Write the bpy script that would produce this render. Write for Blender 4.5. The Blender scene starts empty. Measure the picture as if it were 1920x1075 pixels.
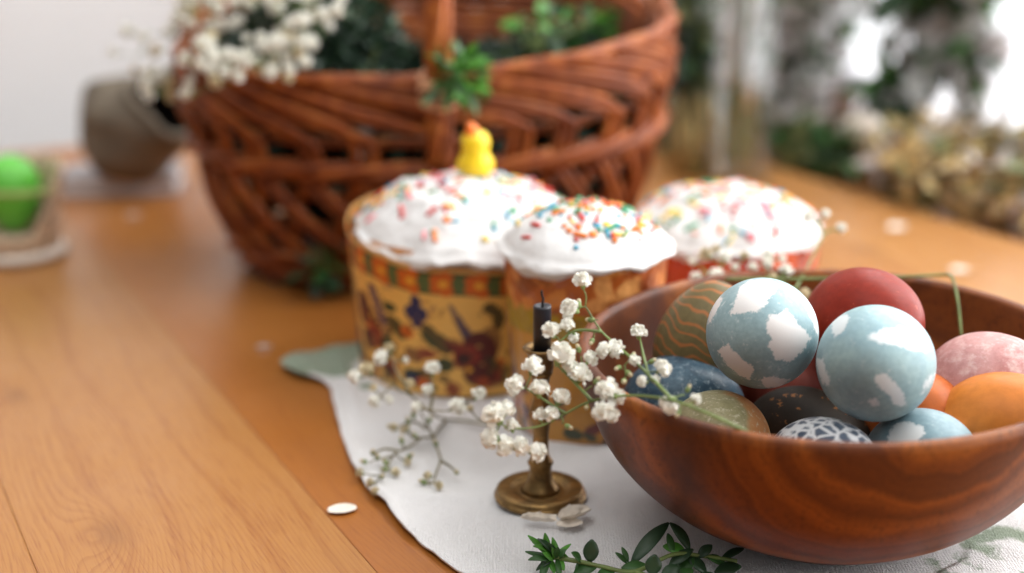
import bpy, bmesh, math, random
import numpy as np
from mathutils import Vector, Matrix, noise, Quaternion
rnd = random.Random(7)
R = math.radians
SC = bpy.context.scene
COL = SC.collection
# ------------------------------------------------------------------ camera
CAM_H, PITCH, FPX = 0.28, R(17.3), 2667.0
cd = bpy.data.cameras.new('camera'); cam = bpy.data.objects.new('camera', cd); COL.objects.link(cam)
cam.location = (0, 0, CAM_H); cam.rotation_euler = (R(90) - PITCH, 0, 0)
cd.sensor_width = 36.0; cd.lens = 50.0; cd.clip_start = 0.02; cd.clip_end = 60
cd.dof.use_dof = True; cd.dof.focus_distance = 0.566; cd.dof.aperture_fstop = 3.3
SC.camera = cam
# ------------------------------------------------------------------ world, light, exposure
w = bpy.data.worlds.new('World'); SC.world = w; w.use_nodes = True
w.node_tree.nodes['Background'].inputs[0].default_value = (0.90, 0.95, 1.0, 1)
w.node_tree.nodes['Background'].inputs[1].default_value = 0.22
SC.view_settings.view_transform = 'Standard'; SC.view_settings.look = 'None'
SC.view_settings.exposure = -0.12; SC.view_settings.gamma = 1.0
SC.cycles.use_denoising = True
SC.cycles.max_bounces = 8; SC.cycles.transparent_max_bounces = 12
SC.cycles.caustics_reflective = False; SC.cycles.caustics_refractive = False
# table frame: boards run along DV, NV points across them towards the window
NV = Vector((0.888, 0.459, 0)); DV = Vector((-0.459, 0.888, 0))
def tf(n, a, z=0): return NV * n + DV * a + Vector((0, 0, z))
def area(name, loc, target, sx, sy, power, col):
    l = bpy.data.lights.new(name, 'AREA'); l.shape = 'RECTANGLE'; l.size = sx; l.size_y = sy
    l.energy = power; l.color = col
    o = bpy.data.objects.new(name, l); COL.objects.link(o); o.location = loc
    o.rotation_euler = (Vector(target) - Vector(loc)).to_track_quat('-Z', 'Y').to_euler()
    return o
area('window_light', tf(1.03, 0.62, 0.78), tf(0.1, 0.6, 0.0), 1.3, 0.9, 15.0, (1.0, 0.97, 0.93))
area('overhead_fill', (-0.35, 0.40, 1.75), (0.0, 0.75, 0.0), 1.4, 1.4, 17.0, (1.0, 0.98, 0.96))  # soft overhead fill, an added lamp with no window behind it
area('front_fill', (0.35, -0.55, 1.75), (0.35, 1.25, 0.0), 1.6, 1.6, 13.0, (1.0, 0.98, 0.96))  # added fill lamp above the camera, brightens the background plants

# ------------------------------------------------------------------ pixel helpers (1920 x 1075 photograph)
SP, CP = math.sin(PITCH), math.cos(PITCH)
def ray(px, py):
    a = (px - 960) / FPX; b = (537.5 - py) / FPX
    return Vector((a, CP + b * SP, -SP + b * CP))
def on_z(px, py, z=0.0):
    d = ray(px, py); t = (z - CAM_H) / d.z
    return Vector((d.x * t, d.y * t, z))
def at_d(px, py, depth):
    return Vector((0, 0, CAM_H)) + ray(px, py) * depth
def at_y(px, py, y):
    d = ray(px, py); return Vector((0, 0, CAM_H)) + d * (y / d.y)

# ------------------------------------------------------------------ object helpers
def link(name, data, parent=None, loc=None):
    o = bpy.data.objects.new(name, data); COL.objects.link(o)
    if parent is not None: o.parent = parent
    if loc is not None: o.location = loc
    return o
def tag(o, label=None, cat=None, group=None, kind=None):
    if label: o['label'] = label
    if cat: o['category'] = cat
    if group: o['group'] = group
    if kind: o['kind'] = kind
    return o
def empty(name, loc, label, cat, group=None):
    o = link(name, None, None, loc); o.empty_display_size = 0.01
    return tag(o, label, cat, group)
class MB:
    def __init__(s): s.v = []; s.f = []; s.mi = []
    def add(s, vs, fs, m=0):
        b = len(s.v); s.v.extend([tuple(v) for v in vs]); s.f.extend([tuple(b + i for i in f) for f in fs]); s.mi.extend([m] * len(fs))
    def tube(s, pts, r0, r1=None, n=6, m=0, closed=False, cap=True):
        pts = [Vector(p) for p in pts]; k = len(pts); r1 = r0 if r1 is None else r1
        vs = []; up = None
        for i, p in enumerate(pts):
            if closed: t = pts[(i + 1) % k] - pts[i - 1]
            else: t = pts[min(i + 1, k - 1)] - pts[max(i - 1, 0)]
            if t.length < 1e-9: t = Vector((0, 0, 1))
            t.normalize()
            if up is None:
                up = t.orthogonal().normalized()
            else:
                up = (up - t * up.dot(t))
                up = up.normalized() if up.length > 1e-6 else t.orthogonal().normalized()
            bi = t.cross(up); r = r0 + (r1 - r0) * i / max(1, k - 1)
            for j in range(n):
                a = 2 * math.pi * j / n
                vs.append(p + up * (math.cos(a) * r) + bi * (math.sin(a) * r))
        fs = []
        for i in range(k if closed else k - 1):
            for j in range(n):
                i2 = (i + 1) % k
                fs.append((i * n + j, i * n + (j + 1) % n, i2 * n + (j + 1) % n, i2 * n + j))
        if cap and not closed:
            fs.append(tuple(range(n - 1, -1, -1))); fs.append(tuple((k - 1) * n + j for j in range(n)))
        s.add(vs, fs, m)
    def lathe(s, prof, n=48, m=0, c=(0, 0, 0), closed=False):
        c = Vector(c); k = len(prof); vs = []
        for r, z in prof:
            for j in range(n):
                a = 2 * math.pi * j / n
                vs.append(c + Vector((r * math.cos(a), r * math.sin(a), z)))
        fs = []
        for i in range(k if closed else k - 1):
            i2 = (i + 1) % k
            for j in range(n):
                fs.append((i * n + j, i * n + (j + 1) % n, i2 * n + (j + 1) % n, i2 * n + j))
        if not closed:
            if prof[0][0] > 1e-6: fs.append(tuple(range(n - 1, -1, -1)))
            if prof[-1][0] > 1e-6: fs.append(tuple((k - 1) * n + j for j in range(n)))
        s.add(vs, fs, m)
    def box(s, a, b, m=0):
        x0, y0, z0 = a; x1, y1, z1 = b
        s.add([(x0, y0, z0), (x1, y0, z0), (x1, y1, z0), (x0, y1, z0), (x0, y0, z1), (x1, y0, z1), (x1, y1, z1), (x0, y1, z1)],
              [(3, 2, 1, 0), (4, 5, 6, 7), (0, 1, 5, 4), (1, 2, 6, 5), (2, 3, 7, 6), (3, 0, 4, 7)], m)
    def leaf(s, base, tip, width, normal, bend=0.0, m=0, n=5, fold=0.15):
        base = Vector(base); tip = Vector(tip); ax = tip - base; L = ax.length; ax.normalize()
        nr = Vector(normal); nr = nr - ax * nr.dot(ax)
        nr = nr.normalized() if nr.length > 1e-6 else ax.orthogonal().normalized()
        sd = ax.cross(nr); vs = []
        for i in range(n + 1):
            t = i / n; wv = width * 0.5 * (math.sin(math.pi * min(1, t * 0.94 + 0.04)) ** 0.75)
            c = base + ax * (L * t) + nr * (bend * L * 4 * t * (1 - t))
            vs += [c - sd * wv + nr * (wv * fold), c, c + sd * wv + nr * (wv * fold)]
        fs = []
        for i in range(n):
            for j in range(2):
                fs.append((i * 3 + j, i * 3 + j + 1, (i + 1) * 3 + j + 1, (i + 1) * 3 + j))
        s.add(vs, fs, m)
    def mesh(s, name, mats, smooth=True):
        me = bpy.data.meshes.new(name); me.from_pydata(s.v, [], s.f)
        for mt in (mats if isinstance(mats, (list, tuple)) else [mats]): me.materials.append(mt)
        me.polygons.foreach_set('material_index', s.mi)
        if smooth: me.polygons.foreach_set('use_smooth', [True] * len(me.polygons))
        me.update(); return me
    def build(s, name, mats, parent=None, loc=None, smooth=True, weld=False):
        me = s.mesh(name, mats, smooth)
        if weld:
            bm = bmesh.new(); bm.from_mesh(me); bmesh.ops.remove_doubles(bm, verts=bm.verts, dist=1e-6); bm.to_mesh(me); bm.free()
        return link(name, me, parent, loc)
def spline(pts, n=8):
    pts = [Vector(p) for p in pts]; out = []
    for i in range(len(pts) - 1):
        p0 = pts[max(0, i - 1)]; p1 = pts[i]; p2 = pts[i + 1]; p3 = pts[min(len(pts) - 1, i + 2)]
        for k in range(n):
            t = k / n
            out.append(0.5 * ((2 * p1) + (p2 - p0) * t + (2 * p0 - 5 * p1 + 4 * p2 - p3) * t * t + (3 * p1 - p0 - 3 * p2 + p3) * t ** 3))
    out.append(pts[-1]); return out
def rvec(): 
    while True:
        v = Vector((rnd.uniform(-1, 1), rnd.uniform(-1, 1), rnd.uniform(-1, 1)))
        if 0.05 < v.length < 1: return v.normalized()
def lerp(a, b, t): return a + (b - a) * t
def interp(x, xs, ys): return float(np.interp(x, xs, ys))

# ------------------------------------------------------------------ materials
class NT:
    def __init__(s, name):
        s.m = bpy.data.materials.new(name); s.m.use_nodes = True; s.t = s.m.node_tree
        s.b = s.t.nodes['Principled BSDF']; s.out = s.t.nodes['Material Output']
    def n(s, typ, ins=None, **kw):
        nd = s.t.nodes.new(typ)
        for k, v in kw.items(): setattr(nd, k, v)
        for k, v in (ins or {}).items(): s.set(nd, k, v)
        return nd
    def set(s, nd, k, v):
        if isinstance(v, bpy.types.NodeSocket): s.t.links.new(v, nd.inputs[k])
        else: nd.inputs[k].default_value = v
    def coord(s, which='Object'): return s.n('ShaderNodeTexCoord').outputs[which]
    def mapping(s, v, scale=(1, 1, 1), loc=(0, 0, 0), rot=(0, 0, 0)):
        return s.n('ShaderNodeMapping', {'Vector': v, 'Scale': scale, 'Location': loc, 'Rotation': rot}).outputs[0]
    def noise(s, v, scale, detail=3, rough=0.5, dist=0.0):
        return s.n('ShaderNodeTexNoise', {'Vector': v, 'Scale': scale, 'Detail': detail, 'Roughness': rough, 'Distortion': dist}).outputs['Fac']
    def math(s, op, a, b=None, c=None):
        nd = s.n('ShaderNodeMath', operation=op); s.set(nd, 0, a)
        if b is not None: s.set(nd, 1, b)
        if c is not None: s.set(nd, 2, c)
        return nd.outputs[0]
    def ramp(s, f, stops, interp='LINEAR'):
        nd = s.n('ShaderNodeValToRGB', {'Fac': f}); cr = nd.color_ramp; cr.interpolation = interp
        while len(cr.elements) > 1: cr.elements.remove(cr.elements[-1])
        for i, (p, c) in enumerate(stops):
            e = cr.elements[0] if i == 0 else cr.elements.new(p)
            e.position = p; e.color = (c, c, c, 1) if not isinstance(c, (tuple, list)) else (*c, 1)
        return nd.outputs[0]
    def mix(s, f, a, b, blend='MIX'):
        nd = s.n('ShaderNodeMix', data_type='RGBA', blend_type=blend)
        s.set(nd, 0, f)
        for i, v in ((6, a), (7, b)):
            s.set(nd, i, (*v, 1) if isinstance(v, (tuple, list)) and len(v) == 3 else v)
        return nd.outputs[2]
    def bump(s, h, strength=0.3, dist=0.001, normal=None):
        i = {'Height': h, 'Strength': strength, 'Distance': dist}
        if normal is not None: i['Normal'] = normal
        return s.n('ShaderNodeBump', i).outputs[0]
    def p(s, **kw):
        names = {'col': 'Base Color', 'rough': 'Roughness', 'metal': 'Metallic', 'coat': 'Coat Weight', 'coatr': 'Coat Roughness', 'spec': 'Specular IOR Level',
                 'sss': 'Subsurface Weight', 'trans': 'Transmission Weight', 'ior': 'IOR', 'nrm': 'Normal', 'emis': 'Emission Color', 'es': 'Emission Strength', 'alpha': 'Alpha', 'sheen': 'Sheen Weight'}
        for k, v in kw.items():
            if isinstance(v, (tuple, list)) and len(v) == 3: v = (*v, 1)
            s.set(s.b, names[k], v)
        return s.m
    def sss(s, wgt, rad, scale):
        s.b.inputs['Subsurface Weight'].default_value = wgt; s.b.inputs['Subsurface Radius'].default_value = rad; s.b.inputs['Subsurface Scale'].default_value = scale
def simple(name, col, rough=0.5, var=0.15, scale=60, bump=0.0, **kw):
    t = NT(name); c = t.coord(); f = t.noise(c, scale, 3)
    a = tuple(x * (1 - var) for x in col); b = tuple(min(1, x * (1 + var)) for x in col)
    t.p(col=t.ramp(f, [(0.3, a), (0.7, b)]), rough=rough, **kw)
    if bump: t.p(nrm=t.bump(t.noise(c, scale * 4, 4), bump, 0.001))
    return t.m
def leafmat(name, col, rough=0.45, trans=0.25):
    t = NT(name); c = t.coord(); f = t.noise(c, 90, 3)
    colr = t.ramp(f, [(0.3, tuple(x * .65 for x in col)), (0.7, tuple(min(1, x * 1.35) for x in col))])
    t.p(col=colr, rough=rough)
    tr = t.n('ShaderNodeBsdfTranslucent', {'Color': colr}); mx = t.n('ShaderNodeMixShader', {'Fac': trans})
    t.t.links.new(t.b.outputs[0], mx.inputs[1]); t.t.links.new(tr.outputs[0], mx.inputs[2]); t.t.links.new(mx.outputs[0], t.out.inputs[0])
    return t.m

def mat_table():
    t = NT('honey_pine'); g = t.n('ShaderNodeNewGeometry').outputs['Position']
    ang = math.atan2(DV.y, DV.x)
    v = t.mapping(g, rot=(0, 0, -ang))                       # x along the boards, y across (y = -n)
    info = t.n('ShaderNodeObjectInfo').outputs['Random']
    off = t.n('ShaderNodeCombineXYZ', {'X': t.math('MULTIPLY', info, 7.3), 'Y': 0.0, 'Z': t.math('MULTIPLY', info, 3.1)}).outputs[0]
    v2 = t.n('ShaderNodeVectorMath', {0: v, 1: off}, operation='ADD').outputs[0]
    sep = t.n('ShaderNodeSeparateXYZ', {0: v})
    low = t.noise(t.mapping(v2, scale=(2.2, 9, 1)), 1.0, 2, 0.5)
    u = t.math('MULTIPLY_ADD', low, 0.085, sep.outputs['Y'])
    dark = None
    for (px, py, s, amp) in ((208, 1000, 0.012, 0.016), (28, 742, 0.010, 0.010), (1625, 470, 0.014, 0.012)):
        k = on_z(px, py); kn = Vector((k.dot(DV), -k.dot(NV), 0))
        dv = t.n('ShaderNodeVectorMath', {0: v, 1: kn}, operation='SUBTRACT').outputs[0]
        dv = t.mapping(dv, scale=(0.45, 1, 1))
        ln = t.n('ShaderNodeVectorMath', {0: dv}, operation='LENGTH').outputs['Value']
        q = t.math('DIVIDE', ln, s); q2 = t.math('MULTIPLY', q, q)
        e = t.math('POWER', 2.718, t.math('MULTIPLY', q2, -0.6))
        u = t.math('MULTIPLY_ADD', e, amp, u)
        e2 = t.math('POWER', 2.718, t.math('MULTIPLY', q2, -3.0))
        dark = e2 if dark is None else t.math('MAXIMUM', dark, e2)
    fine = t.noise(t.mapping(v2, scale=(9, 120, 1)), 1.0, 4, 0.6)
    u = t.math('MULTIPLY_ADD', fine, 0.0016, u)
    saw = t.math('FRACT', t.math('MULTIPLY', u, 400))
    ring = t.ramp(saw, [(0.0, 0.15), (0.55, 0.3), (0.9, 1.0), (1.0, 0.15)])
    wide = t.math('FRACT', t.math('MULTIPLY', u, 38))
    wring = t.ramp(wide, [(0.0, 0.2), (0.75, 0.25), (0.92, 1.0), (1.0, 0.2)])
    amp = t.noise(t.mapping(v2, scale=(1.5, 16, 1)), 1.0, 2)
    gr = t.math('MULTIPLY', ring, t.ramp(amp, [(0.35, 0.15), (0.7, 0.75)]))
    gr = t.math('MULTIPLY_ADD', t.math('MULTIPLY', wring, t.ramp(t.noise(t.mapping(v2, scale=(1.1, 7, 1)), 1.0, 2), [(0.4, 0.2), (0.62, 1.0)])), 0.65, gr)
    pores = t.noise(t.mapping(v2, scale=(60, 1500, 1)), 1.0, 2); gr = t.math('ADD', gr, t.ramp(pores, [(0.52, 0.0), (0.72, 0.8)]))
    base = t.n('ShaderNodeObjectInfo').outputs['Color']
    broad = t.noise(t.mapping(v2, scale=(1.2, 5, 1)), 1.0, 3)
    base = t.mix(t.ramp(broad, [(0.35, 0.0), (0.7, 0.55)]), base, (0.44, 0.215, 0.064))
    col = t.mix(t.math('MULTIPLY', gr, 0.62), base, (0.25, 0.072, 0.014))
    col = t.mix(t.math('MULTIPLY', dark, 0.45), col, (0.16, 0.05, 0.014))
    sm = t.noise(t.mapping(g, scale=(1, 1, 1)), 14, 4, 0.6)
    rough = t.ramp(sm, [(0.3, 0.30), (0.7, 0.44)])
    t.p(col=col, rough=rough, spec=0.40, nrm=t.bump(fine, 0.06, 0.0006))
    t.p(coat=0.10, coatr=0.2)
    return t.m

def mat_bowl():
    t = NT('acacia_wood'); c = t.coord()
    sep = t.n('ShaderNodeSeparateXYZ', {0: c})
    big = t.noise(c, 9, 3, 0.55)
    med = t.noise(t.mapping(c, scale=(1, .35, 1)), 30, 4, 0.6)
    dx = t.math('MULTIPLY', t.math('SUBTRACT', sep.outputs['X'], 0.022), 0.72)
    dz = t.math('SUBTRACT', sep.outputs['Z'], 0.088)
    rr = t.math('SQRT', t.math('ADD', t.math('MULTIPLY', dx, dx), t.math('MULTIPLY', dz, dz)))
    rr = t.math('MULTIPLY_ADD', sep.outputs['Y'], 0.18, rr)
    u = t.math('MULTIPLY_ADD', big, 0.050, rr); u = t.math('MULTIPLY_ADD', med, 0.013, u); u = t.math('MULTIPLY_ADD', t.noise(c, 90, 4, .65), 0.004, u)
    f1 = t.noise(t.n('ShaderNodeCombineXYZ', {'X': u}).outputs[0], 56, 4, 0.6)
    f2 = t.noise(t.n('ShaderNodeCombineXYZ', {'X': u, 'Y': 3.3}).outputs[0], 420, 2, 0.5)
    col = t.ramp(f1, [(0.30, (0.030, 0.010, 0.006)), (0.41, (0.085, 0.025, 0.009)), (0.49, (0.165, 0.046, 0.011)), (0.58, (0.25, 0.076, 0.015)), (0.72, (0.35, 0.118, 0.024))])
    col = t.mix(t.ramp(f2, [(0.45, 0.0), (0.7, 0.22)]), col, (0.10, 0.028, 0.012))
    # fine pores
    po = t.noise(t.mapping(c, scale=(700, 60, 420)), 1.0, 3)
    col = t.mix(t.ramp(po, [(0.52, 0.0), (0.70, 0.5)]), col, (0.05, 0.016, 0.009))
    # dark streak of heartwood down the left front
    st = t.math('ABSOLUTE', t.math('ADD', t.math('MULTIPLY_ADD', big, 0.02, sep.outputs['X']), 0.058))
    col = t.mix(t.ramp(st, [(0.0, 0.75), (0.012, 0.0)]), col, (0.05, 0.018, 0.012))
    t.p(col=col, rough=t.ramp(med, [(0.3, 0.34), (0.7, 0.48)]), spec=0.20, nrm=t.bump(t.math('MULTIPLY_ADD', po, 0.6, med), 0.12, 0.0005))
    return t.m

def mat_egg(name, col, col2, scale=45, patch=None, rough=0.42, speck=None, speck_f=(0.66, 0.72), lines=None, fine=0.0, torn=0.25):
    """shell dye: two tones in soft mottles, optional undyed patches (from the 'patch' field) and specks"""
    t = NT(name); c = t.coord()
    f = t.noise(c, scale, 5, 0.6, 0.3)
    cl = t.mix(t.ramp(f, [(0.32, 0.0), (0.68, 1.0)]), col, col2)
    f3 = t.noise(c, scale * 7, 3, 0.6)
    cl = t.mix(t.ramp(f3, [(0.35, 0.38), (0.62, 0.0)]), cl, tuple(x * 0.72 for x in col))
    if lines is not None:
        cl = lines(t, c, cl)
    if speck is not None:
        s1 = t.noise(c, scale * 4.2, 4, 0.7)
        cl = t.mix(t.ramp(s1, [(speck_f[0], 0.0), (speck_f[1], 0.9)]), cl, speck)
    if patch is not None:
        a = t.n('ShaderNodeAttribute', attribute_name='patch').outputs['Fac']
        e = t.noise(t.mapping(c, scale=(1.0, 1.0, 1.0)), 260, 4, 0.65); e2 = t.noise(c, 900, 2, 0.6)
        a = t.math('ADD', a, t.math('MULTIPLY', t.math('SUBTRACT', e, 0.5), torn))
        a = t.math('ADD', a, t.math('MULTIPLY', t.math('SUBTRACT', e2, 0.5), 0.22))
        cl = t.mix(t.ramp(a, [(0.485, 0.0), (0.50, 0.7), (0.525, 1.0)]), cl, patch)
    h = t.noise(c, 1400, 3, 0.6)
    t.p(col=cl, rough=rough, spec=0.18, nrm=t.bump(h, 0.16, 0.0003))
    t.sss(0.12, (1.0, 0.8, 0.7), 0.002)
    return t.m

M = {}
M['table'] = mat_table(); M['bowl'] = mat_bowl()
M['under'] = simple('table_underside', (0.3, 0.13, 0.05), 0.6)
def mat_cloth():
    t = NT('white_linen'); c = t.coord('UV')
    at = t.n('ShaderNodeAttribute', attribute_name='print').outputs['Fac']
    n1 = t.noise(c, 5.5, 3); n2 = t.noise(t.mapping(c, scale=(1, 1, 1)), 120, 3, 0.7)
    white = t.mix(n1, (0.82, 0.81, 0.805), (0.89, 0.88, 0.875))
    sp = t.math('ADD', at, t.math('MULTIPLY', t.math('SUBTRACT', n2, 0.5), 0.9))
    g = t.mix(n2, (0.10, 0.17, 0.085), (0.30, 0.38, 0.25))
    wx = t.n('ShaderNodeTexWave', {'Vector': c, 'Scale': 250, 'Distortion': 6.0, 'Detail': 2.0, 'Detail Scale': 2.0}, bands_direction='X').outputs['Fac']
    wy = t.n('ShaderNodeTexWave', {'Vector': c, 'Scale': 250, 'Distortion': 6.0, 'Detail': 2.0, 'Detail Scale': 2.0}, bands_direction='Y').outputs['Fac']
    wv = t.math('MAXIMUM', wx, wy); slub = t.noise(c, 380, 3, 0.6); white = t.mix(t.math('MULTIPLY', slub, wv), t.mix(0.22, white, (0.40, 0.38, 0.37)), white)
    col = t.mix(t.ramp(sp, [(0.45, 0.0), (0.62, 0.85)]), white, g)
    h = t.math('MULTIPLY_ADD', slub, 1.5, wv)
    t.p(col=col, rough=0.9, spec=0.15, sheen=0.2, nrm=t.bump(h, 0.7, 0.0008))
    return t.m
M['cloth'] = mat_cloth()
def mat_icing():
    t = NT('sugar_icing'); c = t.coord()
    h = t.noise(c, 180, 4, 0.55)
    t.p(col=(0.70, 0.69, 0.68), rough=t.ramp(h, [(0.3, 0.34), (0.7, 0.55)]), spec=0.35, nrm=t.bump(h, 0.45, 0.0015))
    t.sss(0.12, (1, 0.9, 0.85), 0.003)
    return t.m
M['icing'] = mat_icing()
M['bread'] = simple('baked_crust', (0.42, 0.17, 0.05), 0.7, 0.35, 120, 0.4)
def mat_print(name, rough, bump, bscale, spec=0.4, coat=0.0):
    t = NT(name); a = t.n('ShaderNodeAttribute', attribute_name='art').outputs['Color']
    c = t.coord(); f = t.noise(c, 220, 3)
    col = t.mix(0.25, a, t.mix(f, (0.25, 0.25, 0.25), (0.9, 0.9, 0.9)), 'SOFT_LIGHT')
    t.p(col=col, rough=rough, spec=spec, coat=coat, nrm=t.bump(t.noise(c, bscale, 3, 0.5, 0.6), bump, 0.002))
    return t.m
M['wrap_paper'] = mat_print('printed_paper', 0.48, 0.12, 90)
M['wrap_foil'] = mat_print('crinkled_foil', 0.30, 0.6, 120, 0.6, 0.3)
M['wrap_red'] = mat_print('red_film', 0.22, 0.5, 120, 0.6, 0.5)
def willow():
    t = NT('willow_rod'); g = t.n('ShaderNodeNewGeometry').outputs['Position']; info = t.n('ShaderNodeObjectInfo').outputs['Random']
    f = t.noise(t.mapping(g, scale=(1, 1, 1)), 70, 4, 0.6)
    col = t.ramp(f, [(0.25, (0.10, 0.020, 0.006)), (0.5, (0.28, 0.066, 0.012)), (0.75, (0.48, 0.16, 0.032))])
    col = t.mix(t.math('MULTIPLY', t.math('POWER', info, 1.6), 0.75), col, (0.10, 0.022, 0.008))
    t.p(col=col, rough=0.45, spec=0.32, nrm=t.bump(f, 0.3, 0.001)); return t.m
M['willow'] = willow()
def brass():
    t = NT('antique_brass'); c = t.coord(); f = t.noise(c, 120, 4, 0.6)
    t.p(col=t.ramp(f, [(0.3, (0.11, 0.066, 0.026)), (0.7, (0.36, 0.215, 0.075))]), metal=0.8, rough=t.ramp(f, [(0.3, 0.5), (0.7, 0.34)]), nrm=t.bump(t.noise(c, 300, 3), 0.12, 0.0005)); return t.m
M['brass'] = brass()
M['wax'] = simple('navy_black_wax', (0.012, 0.013, 0.019), 0.38, 0.3, 200, 0.1)
M['wick'] = simple('burnt_wick', (0.012, 0.012, 0.014), 0.9)
def petalmat():
    t = NT('white_petal'); 
    colr = t.mix(t.noise(t.coord(), 240, 2), (0.90, 0.89, 0.80), (0.94, 0.935, 0.88))
    t.p(col=colr, rough=0.6, spec=0.2)
    tr = t.n('ShaderNodeBsdfTranslucent', {'Color': colr}); mx = t.n('ShaderNodeMixShader', {'Fac': 0.3})
    t.t.links.new(t.b.outputs[0], mx.inputs[1]); t.t.links.new(tr.outputs[0], mx.inputs[2]); t.t.links.new(mx.outputs[0], t.out.inputs[0]); return t.m
M['petal'] = petalmat()
M['cream_petal'] = leafmat('cream_petal', (0.72, 0.62, 0.40), 0.6, 0.3)
M['pink_petal'] = leafmat('pink_petal', (0.92, 0.80, 0.76), 0.6, 0.65)
M['white_bloom'] = leafmat('white_bloom', (0.93, 0.94, 0.91), 0.6, 0.65)
M['fallen'] = simple('fallen_petal', (0.78, 0.70, 0.60), 0.75, 0.10, 300, 0.2)
M['calyx'] = leafmat('calyx_green', (0.22, 0.30, 0.10), 0.5, 0.2)
M['stem'] = leafmat('green_stem', (0.16, 0.22, 0.06), 0.45, 0.1)
M['drystem'] = leafmat('dry_stem', (0.20, 0.17, 0.09), 0.6, 0.1)
M['leaf_dark'] = leafmat('dark_leaf', (0.032, 0.075, 0.032), 0.38, 0.15)
M['leaf_mid'] = leafmat('mid_leaf', (0.048, 0.135, 0.032), 0.42, 0.25)
M['leaf_lit'] = leafmat('painted_backlit_leaf', (0.08, 0.21, 0.055), 0.5, 0.5)  # lighter copy of the mid leaf, backlight put into its colour
M['leaf_bright'] = leafmat('bright_leaf', (0.10, 0.32, 0.04), 0.45, 0.3)
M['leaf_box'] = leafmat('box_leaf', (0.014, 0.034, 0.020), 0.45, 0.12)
M['leaf_olive'] = leafmat('olive_leaf', (0.17, 0.19, 0.07), 0.5, 0.25)
M['straw'] = leafmat('straw', (0.60, 0.45, 0.20), 0.6, 0.2)
M['straw_dark'] = leafmat('dark_straw', (0.22, 0.14, 0.055), 0.6, 0.1)
M['raffia'] = simple('raffia', (0.62, 0.32, 0.17), 0.6, 0.2, 200)
M['yellow'] = simple('yellow_sugar', (0.90, 0.62, 0.015), 0.35, 0.06, 100)
M['orange'] = simple('orange_sugar', (0.88, 0.20, 0.02), 0.35, 0.06, 100)
M['ink'] = simple('eye_ink', (0.02, 0.015, 0.01), 0.3)
SPR = {'red': (0.62, 0.03, 0.02), 'orange': (0.88, 0.22, 0.02), 'yellow': (0.90, 0.62, 0.06), 'teal': (0.02, 0.32, 0.48), 'green': (0.02, 0.30, 0.13), 'pink': (0.85, 0.25, 0.28)}
for k, v in SPR.items(): M['spr_' + k] = simple('sprinkle_' + k, v, 0.35, 0.08, 400)
M['cream'] = simple('cream_pottery', (0.58, 0.44, 0.31), 0.7, 0.5, 170, 0.5)
M['pale'] = simple('pale_glaze', (0.66, 0.58, 0.50), 0.4, 0.08, 60)
M['green_egg'] = simple('green_shell', (0.13, 0.55, 0.06), 0.38, 0.12, 30)
M['string'] = simple('olive_string', (0.32, 0.36, 0.12), 0.7)
M['taupe'] = simple('taupe_felt', (0.155, 0.125, 0.09), 0.85, 0.2, 60, 0.4)
M['taupe_in'] = simple('pouch_mouth_shade', (0.035, 0.027, 0.022), 0.9)  # inside of the taupe felt, shade of the mouth put into the colour
M['book'] = simple('pale_cover', (0.45, 0.42, 0.43), 0.5, 0.12, 40)
M['pages'] = simple('book_pages', (0.66, 0.63, 0.62), 0.8, 0.1, 300)
M['terracotta'] = simple('terracotta', (0.45, 0.14, 0.09), 0.7)
M['wall'] = simple('painted_wall', (0.70, 0.69, 0.69), 0.8, 0.03, 4)
M['floor'] = simple('floor_boards', (0.30, 0.2, 0.12), 0.6)
M['frame'] = simple('window_frame_white', (0.8, 0.8, 0.8), 0.4, 0.03)
def glass():
    t = NT('clear_glass'); lw = t.n('ShaderNodeLayerWeight', {'Blend': 0.35}).outputs['Facing']
    tr = t.n('ShaderNodeBsdfTransparent', {'Color': (0.94, 0.96, 0.96, 1)}); gl = t.n('ShaderNodeBsdfGlossy', {'Color': (1, 1, 1, 1), 'Roughness': 0.03})
    mx = t.n('ShaderNodeMixShader', {'Fac': t.ramp(lw, [(0.0, 0.06), (0.6, 0.15), (1.0, 0.8)])})
    t.t.links.new(tr.outputs[0], mx.inputs[1]); t.t.links.new(gl.outputs[0], mx.inputs[2]); t.t.links.new(mx.outputs[0], t.out.inputs[0]); return t.m
M['glass'] = glass()
def pane():
    t = NT('overcast_window'); t.p(col=(0.8, 0.8, 0.8), rough=0.1, emis=(0.97, 0.985, 1.0), es=5.0); return t.m
M['pane'] = pane()
def curtain():
    t = NT('sheer_curtain'); t.p(col=(0.86, 0.86, 0.87), rough=0.8)
    tr = t.n('ShaderNodeBsdfTranslucent', {'Color': (0.9, 0.9, 0.92, 1)}); mx = t.n('ShaderNodeMixShader', {'Fac': 0.7})
    t.t.links.new(t.b.outputs[0], mx.inputs[1]); t.t.links.new(tr.outputs[0], mx.inputs[2]); t.t.links.new(mx.outputs[0], t.out.inputs[0]); return t.m
M['curtain'] = curtain()

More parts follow.
